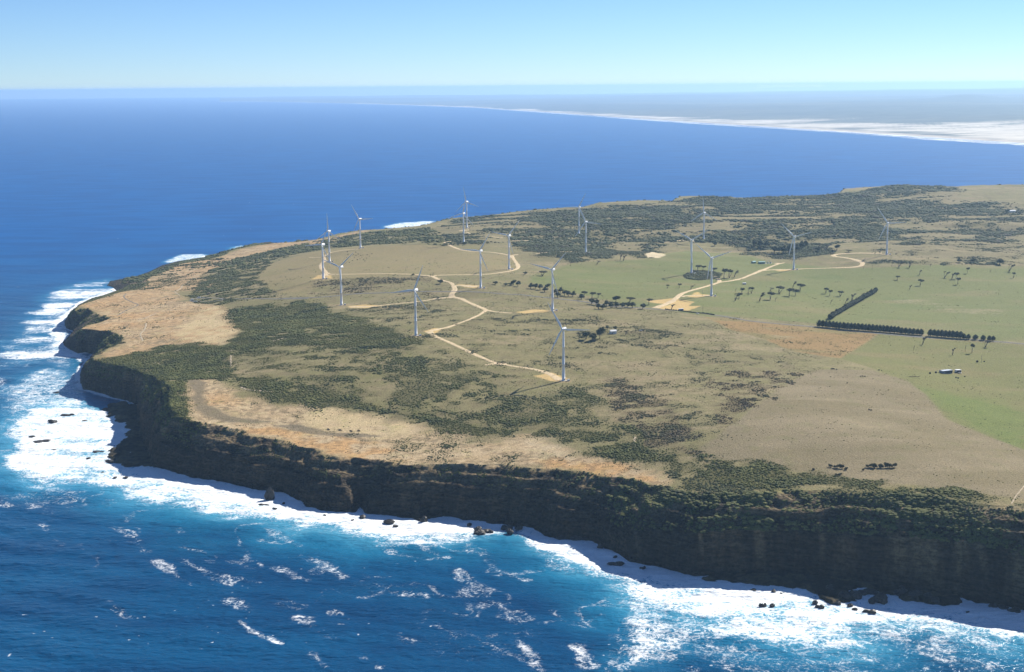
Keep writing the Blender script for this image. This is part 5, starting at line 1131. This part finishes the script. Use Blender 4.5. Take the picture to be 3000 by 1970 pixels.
# ------------------------------------------------------------------ rocks in the surf
rockm = noisy('wet_rock', (.042, .038, .033), .45, .5, .55, .4)
def rock_mesh(seed, n=3):
    rs = random.Random(seed); mb = MB()
    for k in range(n):
        c = (rs.uniform(-.55, .55), rs.uniform(-.35, .35), 0); r = (rs.uniform(.3, .6), rs.uniform(.25, .45), rs.uniform(.25, .55)); mb.blob(c, r, rs, 11, 7, .26)
    return mb.mesh('sea_rock', rockm)
RKS = [rock_mesh(i, 2 + i % 4) for i in range(8)]
def rocks(where, fn, items):
    for i, (x, y, w, h) in enumerate(sorted(items)):
        px = fn(x, y); p = Vector(at(px[0], px[1], 0.0)); k = math.dist(p, (0, 0, HC)) / F * (fn(1, 0)[0] - fn(0, 0)[0])
        o_ = link('sea_rock', RKS[(i * 3 + len(where)) % 8], None, p); W = w * k; o_.scale = (W * .62, W * random.uniform(.45, .7), max(h * k * 1.5, 2.2)); p.z += max(h * k * 1.5, 2.2) * .22; o_.location = p; o_.rotation_euler = (0, 0, random.uniform(-.6, .6))
        tag(o_, f'black sea rock, {ordw(i)} {where}', 'rock', 'rocks in the surf')
        if 'headland' in where: o_.scale.z *= .5; p.z *= .4; o_.location = p
rocks('in the surf under the central cliff', zG, [(225, 960, 95, 90), (190, 1015, 70, 20), (275, 1042, 48, 16), (355, 1000, 44, 18), (670, 1092, 42, 14), (880, 1126, 26, 8), (955, 1108, 74, 22), (1125, 1150, 165, 34), (1212, 1174, 32, 16), (1420, 1135, 70, 44)])
rocks('in the surf below the bare orange rim', zH, [(195, 770, 60, 20), (245, 812, 110, 36), (300, 830, 120, 30), (350, 826, 60, 24), (490, 800, 80, 40), (530, 830, 90, 46), (590, 790, 80, 34), (820, 835, 60, 20), (900, 870, 100, 26), (985, 880, 140, 36), (1060, 870, 90, 26), (1200, 940, 60, 30), (1330, 1070, 110, 16), (1385, 1062, 60, 14), (1540, 1100, 56, 14), (1340, 1020, 60, 18), (2330, 1205, 64, 20)])
rocks('in the broad surf under the right cliff', zI, [(35, 95, 70, 18), (190, 118, 80, 34), (270, 122, 40, 10), (100, 228, 70, 26), (180, 230, 60, 24), (545, 205, 60, 30), (600, 240, 70, 22), (770, 212, 80, 26), (860, 228, 60, 22), (885, 262, 90, 22), (720, 95, 150, 50), (830, 160, 150, 60), (930, 150, 160, 60), (1000, 110, 180, 40), (1080, 205, 120, 44), (1160, 190, 170, 66), (1035, 285, 100, 24), (1300, 110, 160, 40), (1420, 150, 190, 50), (1530, 170, 180, 46), (1640, 185, 150, 34), (1880, 286, 50, 12), (2110, 235, 64, 30), (2230, 245, 160, 30), (2330, 275, 130, 26)])
rocks('in the white water off the left headland', zJ, [(400, 628, 90, 34), (225, 742, 90, 16), (320, 778, 100, 18), (395, 845, 70, 12), (672, 912, 62, 22), (430, 942, 40, 12), (905, 1058, 60, 12), (985, 1056, 50, 14), (790, 1016, 30, 8), (450, 402, 60, 20), (520, 572, 100, 18), (650, 620, 60, 14), (760, 860, 70, 22), (850, 935, 80, 26)])

# ------------------------------------------------------------------ smoke on the far plain
sm_ = bpy.data.materials.new('smoke'); sm_.use_nodes = True; sn = sm_.node_tree; sn.nodes.clear(); sv_ = sn.nodes.new('ShaderNodeVolumePrincipled'); so_ = sn.nodes.new('ShaderNodeOutputMaterial'); sn.links.new(sv_.outputs[0], so_.inputs['Volume'])
sv_.inputs['Color'].default_value = (.95, .95, .95, 1); sv_.inputs['Density'].default_value = 5e-4; sv_.inputs['Anisotropy'].default_value = .3
a = MB(); rs = random.Random(9); DS = 24000.0
for px, py, w, h in ((2195, 276, 10, 10), (2203, 268, 14, 9), (2216, 259, 22, 8), (2245, 253, 36, 6), (2300, 252, 50, 5), (2370, 252, 55, 4)):
    d_ = ray(px, py); d_ = d_ / d_[1]; c = (d_[0] * DS, DS, min(HC + d_[2] * DS, 452.0)); k = DS / F; a.blob(c, (w * k, w * k * .6, min(h * k, 26.0 if py < 262 else 60.0)), rs, 12, 7, .12)
o_ = a.build('smoke', sm_); o_['kind'] = 'stuff'
#@@OBJ1

for o_ in C:
    if 'label' in o_ and len(o_['label'].split()) > 16: print('LONG', o_['label'])
# ------------------------------------------------------------------ sea air
hz = MB(); hz.box((0, 37000, 236.0), (110000, 79000, 488.0))
hm = bpy.data.materials.new('haze'); hm.use_nodes = True; hn = hm.node_tree; hn.nodes.clear()
pvn = hn.nodes.new('ShaderNodeVolumePrincipled'); ho = hn.nodes.new('ShaderNodeOutputMaterial'); hn.links.new(pvn.outputs[0], ho.inputs['Volume'])
pvn.inputs['Color'].default_value = (.44, .68, .96, 1); pvn.inputs['Density'].default_value = 3.1e-5; pvn.inputs['Anisotropy'].default_value = .35
hazeo = hz.build('haze', hm); hazeo['kind'] = 'stuff'
